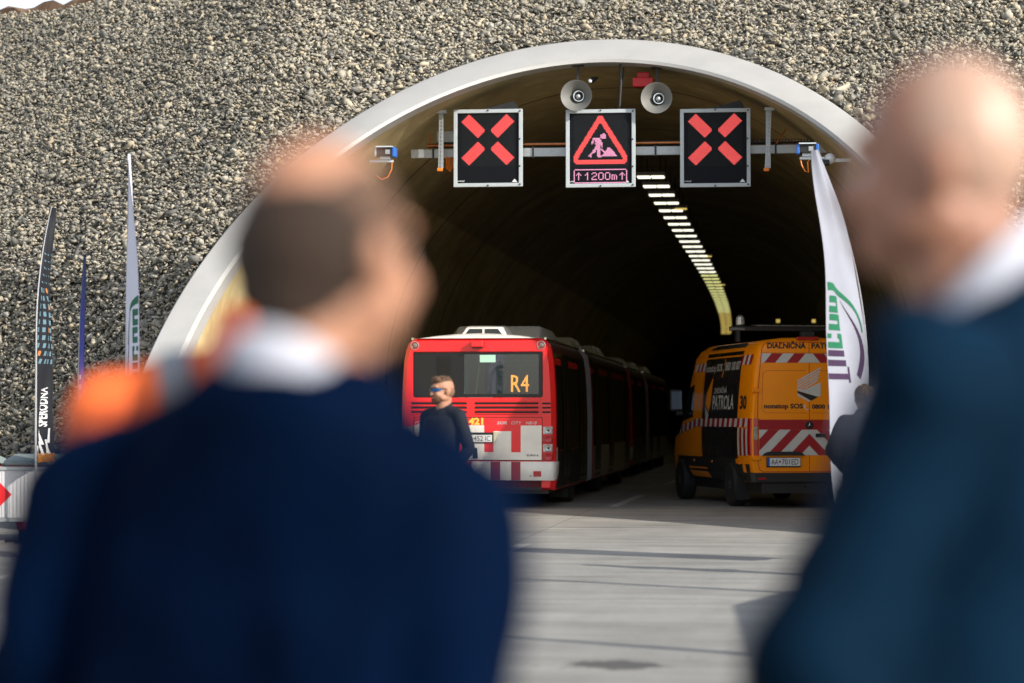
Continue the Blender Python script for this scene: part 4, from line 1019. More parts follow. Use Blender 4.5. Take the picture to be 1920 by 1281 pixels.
    SF = lambda off: (lambda y, z: (-(vwx(max(0, y), z) + off), y, z))
    for s_ in (-1, 1):
        h = MB(); sp(h, s_, R4(.12, 1.0, .43, .72), .008); sp(h, s_, R4(1.0, 5.3, .62, .80), .012); sp(h, s_, R4(1.0, 5.3, .42, .62), .006); h.build('side_cladding', 'plastic_black', r, smooth=30)
        h = MB(); sp(h, s_, R4(.85, 3.3, .80, 2.70), .005, 16); sp(h, s_, ((.85, 2.66), (3.3, 2.66), (3.1, 2.735), (1.05, 2.735)), .006, 3); h.build('black_side_film', 'van_black', r, smooth=30)
        h = MB(); h.mat(0)
        k = 0; y = .20
        while y < 5.3:
            z0, z1 = 1.33, 1.47
            if y > 3.6: dz = -(y - 3.6) * .10; z0 += dz; z1 += dz
            h.mat(k % 2); sp(h, s_, ((y, z0), (y + .17, z0), (y + .12, z1), (y - .05, z1)), .0085, 2, 2); y += .17; k += 1
        for j in range(5): h.mat((j + 1) % 2); y = .22 + j * .14; sp(h, s_, ((y, 2.36), (y + .14, 2.36), (y + .07, 2.52), (y - .07, 2.52)), .008, 3, 2)
        for j in range(5): h.mat(j % 2); y = 3.35 + j * .14; sp(h, s_, ((y, 2.30), (y + .14, 2.30), (y + .07, 2.44), (y - .07, 2.44)), .008, 3, 2)
        for j in range(5): h.mat(j % 2); y = .19 + j * .13; sp(h, s_, ((y, .86), (y + .13, .86), (y + .0, 1.31), (y - .0 - .13, 1.31)) if False else ((y, .86), (y + .10, .86), (y + .10, 1.31), (y, 1.31)), .0075, 3, 2)
        h.build('stripe_film', ['van_silver', 'van_red'], r, smooth=30)
        h = MB(); sp(h, s_, ((4.0, 1.5), (4.85, 1.42), (4.40, 2.02), (4.0, 2.08)), .006); h.build('cab_side_window', 'van_glass', r, smooth=30)
        h = MB(); h.loft([[(s_ * (vwx(y, min(z, vtop(y) - .06)) + .004), y, min(z, vtop(y) - .06)) for z in (.6, .8, 1.0, 1.2)] for y in (5.35, 5.5, 5.65, 5.75)], closed=False); 
        h = MB(); h.box2(*sorted((s_ * 1.02, s_ * 1.16)), 4.55, 4.70, 1.52, 1.62); h.box2(*sorted((s_ * 1.05, s_ * 1.28)), 4.52, 4.66, 1.60, 2.0); mi = h.build('mirror', 'plastic_black', r, smooth=0, bevel=.03)
        h = MB(); h.box2(*sorted((s_ * 1.07, s_ * 1.26)), 4.508, 4.52, 1.64, 1.96); h.build('mirror_glass', 'mirror', mi, smooth=0)
        h = MB(); 
        for y in (3.34, 4.92): seam(h, (lambda yy_, z: (s_ * (vwx(yy_, z) + .010), yy_, z)), [(y, .85), (y, 1.3), (y, 1.42)] if y > 4 else [(y, .85), (y, 1.2), (y, 1.6), (y, 2.0), (y, 2.3)], .012)
        h.build('door_gap', 'ink', r, smooth=0)
        # wheel arches
        for yc in (1.28, 4.90):
            h = MB(); n = 20; ring = []
            rows = []
            for rr in (.0, .42):
                rows.append([(s_ * (vwx(yc, max(.5, .37 + rr * math.sin(math.pi * k / n))) + .014), yc + rr * math.cos(math.pi * k / n), .37 + rr * math.sin(math.pi * k / n)) for k in range(n + 1)])
            h.loft(rows, closed=False); h.build('wheel_arch', 'rubber', r, smooth=30)
        h = MB(); h.box2(*sorted((s_ * .78, s_ * 1.0)), .86, .88, .12, .5); h.build('mudflap', 'rubber', r, smooth=0)
        h = MB(); sp(h, s_, ((.28, .46), (.50, .46), (.55, .72), (.36, .72)), .012, 2, 2); h.build('arch_panel', 'van_orange', r, smooth=30); h = MB(); sp(h, s_, R4(3.0, 4.35, .44, .62), .010, 2, 4); h.build('sill_panel', 'van_orange', r, smooth=30)
        for y in (.75, 2.6, 3.9): h = MB(); h.box((s_ * (vwx(y, .72) + .012), y, .73), (.02, .06, .035)); h.build('side_marker', 'orange_plastic', r, smooth=0)
        wheel(r, s_ * .90, 1.28, .365, .24, s_, .215); wheel(r, s_ * .90, 4.90, .365, .24, s_, .215)
    # lettering on the left flank (reads from rear to front is right to left, so mirror y)
    fl = SF(.009); ML = lambda y1: (lambda a, z: fl(y1 - a, z))
    h = MB(); h.mat(0); h.text('nonstop SOS', ML(3.22), 0, 2.24, 1.12, .17, bold=.02); h.text('0800 100 007', ML(1.90), 0, 2.28, 1.0, .15, bold=.02); h.text('DIAĽNIČNÁ', ML(2.5), 0, 1.90, .85, .13, bold=.02); h.text('PATROLA', ML(2.58), 0, 1.62, 1.45, .25, bold=.02); h.mat(1); h.text('30', ML(.72), 0, 1.62, .42, .23, bold=.03)
    h.mat(2); seam(h, ML(2.04), [(.0, 2.20), (.10, 2.45)], .05)
    h.build('side_lettering', ['van_silver', 'ink', 'van_orange'], r, smooth=0)
    h = MB(); mm = ML(3.15); h.mat(0); poly(h, mm, [(.05, 1.72), (.12, 1.92), (.50, 2.20), (.42, 1.70), (.32, 1.58)]); h.mat(1); poly(h, mm, [(.05, 1.68), (.34, 1.53), (.20, 1.42), (.12, 1.44)]); h.build('side_emblem', ['van_orange', 'van_silver'], r, smooth=0)
    # windscreen, roof gear
    h = MB(); h.loft([[(x * .86, y, vtop(y) + .012) for x in (-.9, -.45, 0, .45, .9)] for y in (4.2, 4.55, 4.9)], closed=False); h.build('windscreen', 'van_glass', r, smooth=30)
    h = MB(); h.box2(px(1488), px(1529), -.03, .03, pz(640), pz(634)); h.build('high_brake_light', 'lamp_red', r, smooth=0, bevel=.008)
    h = MB(); h.box2(px(1497), px(1522), -.02, .12, pz(635), pz(624)); h.build('rear_camera', 'plastic_black', r, smooth=0, bevel=.015)
    h = MB(); h.box2(-.98, 1.02, 1.3, 1.42, 2.95, 3.02); h.box2(-.62, 1.02, 1.27, 1.45, 3.02, 3.05)
    for x in (-.85, .85): h.box2(x - .03, x + .03, 1.28, 1.44, 2.76, 2.96)
    rk = h.build('roof_bar', 'plastic_black', r, smooth=0, bevel=.006)
    h = MB()
    for k in range(11): h.box2(-.55 + k * .14, -.55 + k * .14 + .125, 1.262, 1.272, 3.026, 3.045)
    h.box2(-1.0, -.74, 1.29, 1.302, 2.955, 3.0); h.build('light_strip', 'horn', rk, smooth=0)
    h = MB(); h.lathe([(.09, 0), (.095, .03), (.085, .05)], (-.80, 1.36, 3.0), (0, 0, 1), 20); be = h.build('beacon', 'plastic_black', r)
    h = MB(); h.lathe([(.075, .05), (.078, .10), (.065, .18), (.03, .21), (.001, .215)], (-.80, 1.36, 3.0), (0, 0, 1), 20); h.build('beacon_dome', 'lamp_clear', be)
    return r
make_van()
# ------------------------------------------------------------------ people
def remeshed(name, mb, voxel, it, mat, parent, fac=.5):
    me = bpy.data.meshes.new('tmp'); me.from_pydata(mb.v, [], mb.f); ob = bpy.data.objects.new('tmp', me); COL.objects.link(ob)
    m = ob.modifiers.new('r', 'REMESH'); m.mode = 'VOXEL'; m.voxel_size = voxel; m.use_smooth_shade = True
    if it: m = ob.modifiers.new('s', 'SMOOTH'); m.factor = fac; m.iterations = it
    dg = bpy.context.evaluated_depsgraph_get(); dg.update()
    r = bpy.data.meshes.new_from_object(ob.evaluated_get(dg)); r.name = name
    bpy.data.objects.remove(ob); bpy.data.meshes.remove(me)
    r.materials.clear(); r.materials.append(M[mat]); r.shade_smooth()
    return link(name, r, parent)

from mathutils import noise as mnoise
def folds(ob, amp, sc, seed):
    me = ob.data; n = len(me.vertices)
    co = np.empty(n * 3, np.float32); me.vertices.foreach_get('co', co); co = co.reshape(-1, 3)
    nr = np.empty(n * 3, np.float32); me.vertices.foreach_get('normal', nr); nr = nr.reshape(-1, 3)
    dv = np.array([mnoise.noise(Vector((p[0] * sc[0] + seed, p[1] * sc[1], p[2] * sc[2] + .8 * p[0] * sc[0]))) + .5 * mnoise.noise(Vector((p[0] * sc[0] * 2.3, p[1] * sc[1] * 2.3 + seed, p[2] * sc[2] * 2.6 - p[0] * 3))) for p in co])
    dv = np.where(dv > 0, dv, dv * .25) + .10
    co += nr * (dv * amp)[:, None]; me.vertices.foreach_set('co', co.ravel()); me.update()
def person(loc, yaw, H, label, o):
    """o: options - head (yaw, pitch, dx), arms {side: (elbow, wrist)}, colours, hair style"""
    k = H / 1.8
    root = empty('person', loc, yaw, label, 'person'); root.scale = (k, k, k)
    V = Vector
    hy, hp = o.get('head', (0, 0)); hd = V(o.get('head_shift', (0, 0, 0)))
    pv = V((0, -.005, 1.54))
    HM = Matrix.Rotation(hy, 3, 'Z') @ Matrix.Rotation(hp, 3, 'X')
    def hp_(p): return pv + HM @ (V(p) - pv) + hd
    W = o.get('build', 1.0); girth = o.get('girth', 1.0)
    sh = {s: V((s * .178 * W - (o.get('wide_left', 0) if s < 0 else o.get('narrow_right', 0)), -.012, 1.455 - o.get('drop', 0) - (o.get('drop_r', 0) if s > 0 else 0))) for s in (-1, 1)}
    arms = o.get('arms', {})
    el = {s: V(arms.get(s, ((s * .245 * W, -.03, 1.17), (s * .26, .05, .92)))[0]) for s in (-1, 1)}
    wr = {s: V(arms.get(s, ((s * .245 * W, -.03, 1.17), (s * .26, .05, .92)))[1]) for s in (-1, 1)}
    hip = {s: V((s * .092, 0, .92)) for s in (-1, 1)}; kn = {s: V((s * .105, .02, .50)) for s in (-1, 1)}; an = {s: V((s * .115, -.015, .085)) for s in (-1, 1)}
    # ---- one continuous body
    b = MB()
    tl_ = o.get('tilt', .3)
    def torso(mb, e, lv):
        rings = []
        for z, rx, ry, cy in lv:
            rings.append([((rx + e) * (abs(math.cos(t)) ** .85) * math.copysign(1, math.cos(t)), cy + (ry + e) * (abs(math.sin(t)) ** .9) * math.copysign(1, math.sin(t)), z - (tl_ * ry * math.sin(t) if z > 1.45 else 0)) for t in (2 * math.pi * j / 28 for j in range(28))])
        mb.loft(rings)
    TL = [(.86, .155, .105, -.01), (.95, .165, .115, -.005), (1.08, .150 * girth, .105 * girth, .005), (1.22, .165 * W, .115 * girth, .005), (1.34, .175 * W, .118, 0), (1.43, .165 * W, .10, -.01), (1.49, .095, .075, -.015), (1.52, .06, .06, -.012)]
    torso(b, 0, TL)
    for s in (-1, 1):
        b.cone(sh[s], .058, el[s], .044); b.cone(el[s], .044, wr[s], .030)
        b.cone((s * .05, -.012, 1.485 - o.get('drop', 0)), .042, sh[s], .054)
        b.cone(hip[s], .088, kn[s], .060); b.cone(kn[s], .058, an[s], .040); b.cone(an[s], .040, an[s] + V((s * .01, .16, -.045)), .034)
        # hand: palm, four bent fingers, thumb
        f = (wr[s] - el[s]).normalized(); wd = V((0, 1, 0)); wd = (wd - f * wd.dot(f)).normalized(); nn = f.cross(wd)
        if nn.x * s > 0: nn = -nn
        b.cone(wr[s], .028, wr[s] + f * .05, .030); pc = wr[s] + f * .065
        b.cone(pc - wd * .022 - f * .02, .018, pc - wd * .026 + f * .03, .016); b.cone(pc + wd * .022 - f * .02, .018, pc + wd * .026 + f * .03, .016); b.cone(pc - f * .03, .02, pc + f * .028, .019)
        for q, (of, L) in enumerate(((-.034, .058), (-.0115, .074), (.0115, .080), (.034, .070))):
            p0 = pc + f * .03 + wd * of; d1 = (f + wd * of * 2.2 + nn * .12).normalized(); p1 = p0 + d1 * L * .5; d2 = (f + wd * of * 1.6 + nn * .6).normalized(); p2 = p1 + d2 * L * .5
            b.cone(p0, .0088, p1, .0082, 8); b.cone(p1, .0082, p2, .0068, 8)
        t0 = pc + wd * .03 - f * .02; t1 = t0 + (wd * .8 + f * .6 + nn * .4).normalized() * .034; t2 = t1 + (wd * .25 + f + nn * .4).normalized() * .03; b.cone(t0, .013, t1, .010, 8); b.cone(t1, .010, t2, .008, 8)
    b.cone((0, -.012, 1.47), .060, hp_((0, .0, 1.60)), .056); b.cone((0, -.03, 1.48), .055, hp_((0, -.03, 1.62)), .058)
    def he(c, r, n=18): b.ell(hp_(c), r, HM, n)
    he((0, -.014, 1.698), (.076, .098, .102)); he((0, .030, 1.655), (.064, .062, .088)); he((0, .042, 1.600), (.050, .052, .044)); he((0, .072, 1.585), (.024, .022, .022))
    he((0, .078, 1.705), (.050, .022, .018)); he((0, .10, 1.655), (.011, .016, .026)); he((0, .108, 1.640), (.014, .014, .011))
    for s in (-1, 1):
        he((s * .036, .066, 1.640), (.026, .028, .028)); he((s * .080, -.010, 1.660), (.012, .022, .033)); he((s * .088, -.020, 1.668), (.010, .019, .024)); he((s * .058, .01, 1.615), (.018, .05, .03))
    he((0, .090, 1.612), (.022, .012, .006)); he((0, .087, 1.602), (.019, .012, .007))
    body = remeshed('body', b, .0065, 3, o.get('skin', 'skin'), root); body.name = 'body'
    for s in (-1, 1): e = MB(); e.ell(hp_((s * .031, .074, 1.672)), (.0115,) * 3, HM, 12); e.build('eye', 'eye', body)
    li = MB(); li.ell(hp_((0, .0995, 1.6075)), (.021, .006, .0065), HM, 10); li.build('lips', 'lip', body)
    # ---- clothes
    top = o['top']; tm = o['top_mat']
    j = MB(); e = .022 if top == 'suit' else .012
    if top == 'suit':
        torso(j, 0, [(.76, .205, .150, -.005), (.86, .203, .150, -.005), (.98, .195, .140, 0), (1.08, .188 * girth, .133 * girth, .005), (1.22, .200 * W, .142 * girth, .005), (1.34, .205 * W, .142, 0), (1.43, .190 * W, .122, -.01), (1.485 - (0 if o.get('trap', 1) else .022), .140, .104, -.018), (1.525 - (0 if o.get('trap', 1) else .03), .094, .088, -.018)])
    elif top == 'jacket':
        torso(j, 0, [(.80, .21, .155, -.005), (.90, .21, .155, -.005), (1.08, .205, .148, .005), (1.24, .212 * W, .152, .005), (1.36, .21 * W, .146, 0), (1.44, .195 * W, .125, -.01), (1.50, .12, .095, -.015), (1.555, .088, .086, -.012)])
    else:
        torso(j, 0, [(.84, .172, .122, -.005), (.95, .178, .125, -.005), (1.08, .162 * girth, .116 * girth, .005), (1.22, .180 * W, .128 * girth, .005), (1.34, .190 * W, .130, 0), (1.43, .180 * W, .116, -.01), (1.485, .125, .096, -.015), (1.525, .082, .082, -.012)])
    for s in (-1, 1):
        q = {'suit': 1.0, 'jacket': 1.15, 'shirt': .86}[top]
        if top == 'shirt': j.cone((s * .045, -.012, 1.490), .058, sh[s], .066)
        if top == 'suit' and o.get('trap', 1): j.cone((s * (.062 if s < 0 else .052), -.022, 1.505), .058, sh[s] + V((0, 0, -.005)), .070)
        j.cone((s * .07, -.012, 1.475 if o.get('trap', 1) else 1.432), .058 * q, sh[s] + V((s * .012, 0, -.004)), .070 * q)
        j.cone(sh[s] + V((s * .012, 0, -.004)), .074 * q, el[s], .062 * q); j.cone(el[s], .062 * q, wr[s] - (wr[s] - el[s]) * .08, .047 * q)
        # cloth folds at the elbow
        for t, r_ in ((.82, .066), (.93, .067)): p = sh[s].lerp(el[s], t); j.ell(p, (r_ * q, r_ * q, .018))
        for t, r_ in ((.12, .064), (.30, .060)): p = el[s].lerp(wr[s], t); j.ell(p, (r_ * q, r_ * q, .016))
    jk = remeshed({'suit': 'suit_jacket', 'jacket': 'jacket', 'shirt': 'shirt'}[top], j, .011, 4, tm, root)
    folds(jk, {'suit': .052, 'jacket': .014, 'shirt': .004}[top], (5, 5, 3.0), H * 10)
    # collars: tilted rings, high at the nape, low in front, open at the throat
    def collar(mb, z, r0, r1, hgt, open_, tilt, th=.008, dy=-.012):
        rings = []
        n = 30
        for i in range(n + 1):
            t = -math.pi / 2 + open_ + (2 * math.pi - 2 * open_) * i / n        # starts and ends at the front (+y)
            a = t + math.pi
            c, s_ = math.cos(a), math.sin(a); fr = (s_ + 1) / 2                     # 1 at the front
            zz = z - tilt * fr; ring = []
            for rr, dz in ((r0, 0), (r1, hgt), (r1 - th, hgt + .004), (r1 - th - .004, hgt - .004), (r0 - th, 0)):
                ring.append((c * rr, dy + s_ * rr * 1.04, zz + dz * (1 - .25 * fr)))
            rings.append(ring)
        mb.loft(rings, True)
    if top == 'suit':
        c = MB(); cu_ = o.get('collar_up', 0); ct_ = o.get('collar_tilt', 0); collar(c, 1.488, .084, .075, .078 + cu_, .16, .055 + ct_); remeshed('shirt_collar', c, .004, 2, 'shirt_white', root)
        c = MB(); collar(c, 1.470, .104, .084, .058, .55, .075 + ct_, .016, -.016)
        for s in (-1, 1): c.tube([(s * .075, .055, 1.45), (s * .085, .10, 1.38), (s * .06, .145, 1.25), (s * .02, .152, 1.12)], [.02, .03, .024, .008], 8)
        remeshed('lapel', c, .006, 3, tm, root)
        v = MB(); v.tube([(0, .075, 1.49), (0, .105, 1.40), (0, .135, 1.28), (0, .138, 1.12)], [.03, .05, .045, .01], 10); remeshed('shirt_front', v, .006, 2, 'shirt_white', root)
    elif top == 'jacket':
        c = MB(); collar(c, 1.515, .098, .088, .075, .12, .03, .016); remeshed('jacket_collar', c, .006, 2, tm, root)
    else:
        c = MB(); collar(c, 1.528, .086, .073, .050, .26, .05, .009); collar(c, 1.516, .097, .078, .058, .34, .06, .010); remeshed('shirt_collar', c, .004, 1, tm, root)
    t = MB()
    for s in (-1, 1): t.cone(hip[s] + V((0, 0, .02)), .105, kn[s], .078); t.cone(kn[s], .078, an[s] + V((0, 0, .02)), .062)
    t.ell((0, 0, .93), (.172, .122, .10)); remeshed('trousers', t, .012, 4, o.get('bottom_mat', 'trousers_dark'), root)
    for s in (-1, 1):
        f = MB(); a = an[s]; f.cone((a.x, a.y - .02, .045), .043, (a.x + s * .015, a.y + .14, .038), .040); f.cone((a.x, a.y, .09), .045, (a.x, a.y - .01, .05), .046); f.box((a.x + s * .008, a.y + .06, .012), (.085, .26, .022)); remeshed('shoe', f, .007, 2, 'shoe', root)
    # ---- hair
    st = o['hair']
    if st == 'cropped':
        h = MB(); h.ell(hp_((0, -.032, 1.680)), (.0825, .090, .094), HM, 26); h.ell(hp_((0, -.052, 1.628)), (.058, .060, .060), HM, 22); remeshed('hair', h, .005, 2, 'hair_dark', root); h = MB(); h.ell(hp_((0, -.012, 1.694)), (.0805, .096, .099), HM, 26); remeshed('thinning_hair', h, .005, 2, 'hair_thin', root)
    elif st == 'shaved':
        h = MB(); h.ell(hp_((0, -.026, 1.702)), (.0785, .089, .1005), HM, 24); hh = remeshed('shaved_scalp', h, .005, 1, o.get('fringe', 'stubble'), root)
    elif st == 'quiff':
        h = MB(); h.ell(hp_((0, -.028, 1.668)), (.0775, .088, .072), HM, 24); remeshed('shaved_sides', h, .005, 1, 'stubble', root)
        h = MB(); h.ell(hp_((0, -.008, 1.748)), (.064, .090, .055), HM, 22); h.ell(hp_((0, .055, 1.765)), (.052, .040, .034), HM, 18)
        for q in range(26):
            a = rnd.uniform(-1, 1); y = rnd.uniform(-.02, .07); p0 = V((a * .055, y, 1.785)); h.cone(hp_(p0 - V((0, 0, .006))), .010, hp_(p0 + V((a * .006, -.022 + rnd.uniform(-.01, .02), .008))), .005, 8)
        remeshed('hair', h, .004, 1, 'hair_brown', root)
        h = MB(); h.ell(hp_((0, .046, 1.594)), (.0535, .053, .040), HM, 22); h.ell(hp_((0, .075, 1.580)), (.028, .026, .026), HM, 16); h.ell(hp_((0, .098, 1.622)), (.024, .010, .006), HM, 12)
        for s in (-1, 1): h.cone(hp_((s * .067, .005, 1.66)), .010, hp_((s * .052, .03, 1.60)), .014, 8)
        remeshed('beard', h, .004, 1, 'beard', root)
    elif st == 'curly':
        h = MB(); h.ell(hp_((0, -.022, 1.715)), (.083, .100, .098), HM, 22)
        for q in range(190):
            d_ = V((rnd.gauss(0, 1), rnd.gauss(-.25, 1), rnd.gauss(.25, .8))).normalized()
            if d_.y > .45 and d_.z < .5: continue
            if d_.z < -.75: continue
            c = V((0, -.024, 1.712)) + V((d_.x * .084, d_.y * .102, d_.z * .100)); h.ell(hp_(c), (rnd.uniform(.012, .02), rnd.uniform(.012, .02), rnd.uniform(.009, .015)), Matrix.Rotation(rnd.uniform(0, 3), 3, 'X') @ Matrix.Rotation(rnd.uniform(0, 3), 3, 'Z'), 8)
        remeshed('hair', h, .0045, 0, 'hair_fair', root)
    if o.get('shades'):
        g = link('sunglasses', None, root); f = MB()
        P = [(s * x, y, z) for s in (-1,) for x, y, z in ()]
        def arc(z, dr): return [hp_((.072 * math.sin(a), .022 + (.083 + dr) * math.cos(a), z)) for a in (RAD(q) for q in range(-78, 79, 6))]
        f.tube(arc(1.690, .004), .0042, 8); f.tube([hp_((-.0, .108, 1.688)), hp_((.0, .112, 1.672)), hp_((0, .107, 1.660))], .004, 6)
        for s in (-1, 1): f.tube([hp_((s * .070, .036, 1.690)), hp_((s * .080, .0, 1.686)), hp_((s * .083, -.035, 1.676)), hp_((s * .081, -.045, 1.66))], .0036, 8)
        f.build('glasses_frame', 'plastic_black', g)
        for s in (-1, 1):
            f = MB(); rows = []
            for q in range(9):
                a = RAD(s * (6 + 66 * q / 8)); hgt = .030 * (1 - .35 * (q / 8) ** 2) * (.75 + .25 * min(1, q / 2))
                rows.append([hp_((.074 * math.sin(a), .022 + (.089 - .006 * abs(v - .4)) * math.cos(a), 1.692 - hgt * v)) for v in (0, .25, .5, .75, 1)])
            f.loft(rows, closed=False); f.build('mirror_lens', 'lens_blue', g)
    if o.get('band'):
        for s in (-1, 1):
            f = MB(); p = sh[s].lerp(el[s], o['band']); d_ = (el[s] - sh[s]).normalized(); f.lathe([(.076, -.03), (.086, -.026), (.086, .026), (.076, .03)], p, d_, 24); f.build('reflective_band', 'reflective', jk)
    return root

person((-.216, 2.50, 0), RAD(-30), 1.745, 'man with cropped dark hair and navy suit seen close from behind, out of focus', dict(top='suit', top_mat='suit_navy', hair='cropped', head=(RAD(-8), 0), head_shift=(.012, .03, 0), build=1.08, girth=1.25, drop=.022, drop_r=.052, narrow_right=.030, wide_left=.018, collar_tilt=.02, collar_up=.024, skin='skin', arms={-1: ((-.35, -.06, 1.17), (-.40, .04, .95)), 1: ((.205, -.05, 1.12), (.21, .06, .91))}))
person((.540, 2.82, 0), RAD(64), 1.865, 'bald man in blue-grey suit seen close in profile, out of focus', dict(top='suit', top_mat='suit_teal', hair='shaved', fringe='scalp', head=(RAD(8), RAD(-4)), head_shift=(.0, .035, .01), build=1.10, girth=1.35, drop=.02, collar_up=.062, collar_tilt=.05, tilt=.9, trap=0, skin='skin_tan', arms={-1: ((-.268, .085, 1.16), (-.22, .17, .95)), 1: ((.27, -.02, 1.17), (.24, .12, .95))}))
person((-.40, 4.2, 0), RAD(-60), 1.86, 'person in bright orange work jacket half hidden behind the man in navy', dict(top='jacket', top_mat='jacket_orange', hair='cropped', head=(RAD(-15), 0), head_shift=(.02, .03, 0), band=.40, arms={-1: ((-.285, -.20, 1.42), (-.335, -.22, 1.16)), 1: ((.235, -.03, 1.17), (.25, .10, .95))}))
person((-.615, 21.3, 0), RAD(138), 1.835, 'bearded man in blue mirrored sunglasses and dark shirt standing by the bus', dict(top='shirt', top_mat='shirt_dark', hair='quiff', shades=True, head=(RAD(-15), RAD(0)), arms={-1: ((-.27, -.06, 1.17), (-.22, .12, 1.0)), 1: ((.27, -.06, 1.17), (.23, .10, .98))}))
person((3.25, 22.3, 0), RAD(-14), 1.76, 'curly fair-haired person in dark jacket standing before the white feather flag', dict(top='jacket', top_mat='jacket_black', hair='curly', build=.95, arms={-1: ((-.30, -.03, 1.19), (-.21, .14, 1.02)), 1: ((.28, -.03, 1.19), (.22, .12, 1.02))}))

# ------------------------------------------------------------------ feather flags
def feather(name, loc, yaw, H, z0, Wd, mat, label, art=None, bend=.45, sag=.02, wob=0., group='feather flags beside the road', tipf=.93, belly=0.):
    """pole on the local x=0 side, cloth towards -x; the pole bends over the cloth at the top"""
    r = empty(name, loc, yaw, label, 'flag', group)
    def pole(z):
        t = (z - z0) / (H - z0)
        return 0 if t < 1 - bend else -Wd * tipf * ((t - 1 + bend) / bend) ** 2
    def left(z):
        t = (z - z0) / (H - z0); return -Wd * (1 + max(0, tipf - .93) * t ** 1.3 + .03 * math.sin(3 * t))
    def S(a, z, o=0.):       # a: 0 at the pole, 1 at the free edge
        x0, x1 = pole(z), min(left(z), pole(z) - .004); x = x0 + (x1 - x0) * a
        y = (sag * math.sin(a * 5 + z * 2.2) + wob * math.sin(z * 3.1 + 2 * a)) * min(1, a * 2) + .5 * sag * math.sin(a * 11 - z * 4) - belly * a * math.sin(math.pi * min(1, (H - z) / (H - z0) * .75))
        return (x, y - o, z)
    p = MB(); pts = [(0, 0, 0)] + [(pole(z0 + (H - z0) * k / 24), 0, z0 + (H - z0) * k / 24) for k in range(25)]
    p.tube([(q[0] + .006, 0, q[2]) for q in pts], [.016] + [.014 - .009 * k / 24 for k in range(25)], 8); p.build('pole', 'pole', r)
    c = MB(); NA, NZ = 14, 60
    for o in (.002, -.002):
        c.loft([[S(a / NA, z0 + (H - z0) * k / NZ * .998, o) for a in range(NA + 1)] for k in range(NZ + 1)], closed=False)
    cl = c.build('cloth', mat, r, smooth=60)
    b = MB(); b.box((0, 0, .03), (.5, .06, .02)); b.box((0, 0, .03), (.06, .5, .022)); b.tube([(0, 0, .03), (0, 0, .35)], .02, 8); b.build('base', 'dark_steel', r, smooth=0)
    if art: art(r, cl, S, z0, H)
    return r
def patch(mb, S, o, pts, n=6):
    """quad in (a, z) laid on the cloth: corners bl, br, tr, tl"""
    A, B, C_, D_ = pts
    rows = []
    for i in range(n + 1):
        u = i / n; row = []
        for j in range(n + 1):
            v = j / n; a = (A[0] * (1 - u) + B[0] * u) * (1 - v) + (D_[0] * (1 - u) + C_[0] * u) * v; z = (A[1] * (1 - u) + B[1] * u) * (1 - v) + (D_[1] * (1 - u) + C_[1] * u) * v
            row.append(S(a, z, o))
        rows.append(row)
    mb.loft(rows, closed=False)
def arc_band(mb, S, o, f0, f1, n=16):
    mb.loft([[S(*f0(k / n), o), S(*f1(k / n), o)] for k in range(n + 1)], closed=False)
# white flag with the green and plum vertical word
def word_art(r, cl, S, z0, H, hz):
    for o in (.006, -.006):
        G, Pm = MB(), MB()
        q = lambda mb, a0, a1, y0, y1: patch(mb, S, o, ((a0, hz(y1)), (a1, hz(y1)), (a1, hz(y0)), (a0, hz(y0))))
        # free edge is a=1 (left), baseline of the letters at smaller a
        for y0, y1, al, ar, mb in ((320, 385, .93, .64, G), (420, 482, .93, .63, G), (498, 560, .92, .62, G), (595, 655, .93, .61, G), (690, 735, .97, .86, G), (685, 735, .70, .60, G), (770, 830, .95, .58, G), (850, 910, .95, .54, Pm), (945, 1005, .97, .52, Pm), (1078, 1135, .97, .48, Pm)):
            q(mb, ar, al, y0, y1)
        q(G, .61, .69, 322, 482); q(G, .59, .67, 500, 655); q(G, .56, .65, 690, 830); q(Pm, .46, .50, 1010, 1165)
        arc_band(G, S, o, lambda t: (.97 - .86 * math.sin(t * 1.57) ** 1.0, hz(190 + 470 * (1 - math.cos(t * 1.57)))), lambda t: (.96 - .82 * math.sin(t * 1.57) ** .9, hz(270 - 35 * t + 430 * (1 - math.cos(t * 1.57)))))
        arc_band(Pm, S, o, lambda t: (.50 - .39 * math.sin(t * 2.2), hz(350 + 780 * t)), lambda t: (.49 - .30 * math.sin(t * 2.3), hz(365 + 720 * t)))
        G.build('green_letters', 'flag_green', cl, smooth=0); Pm.build('plum_letters', 'flag_plum', cl, smooth=0)
def hz_right(y): return 1.45 + (787 - (500 + y / 5.3375)) / 4533 * 24.8
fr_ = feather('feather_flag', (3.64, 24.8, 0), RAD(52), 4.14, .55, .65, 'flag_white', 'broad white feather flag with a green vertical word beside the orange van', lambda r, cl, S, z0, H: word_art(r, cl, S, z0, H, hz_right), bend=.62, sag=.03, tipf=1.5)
feather('feather_flag', (-3.99, 25.0, 0), RAD(101), 4.14, .6, .66, 'flag_white_lifted', 'tall white feather flag seen nearly edge-on against the stone slope', lambda r, cl, S, z0, H: word_art(r, cl, S, z0, H, lambda y: hz_right(y) - .12), bend=.6, sag=.010, belly=.11)
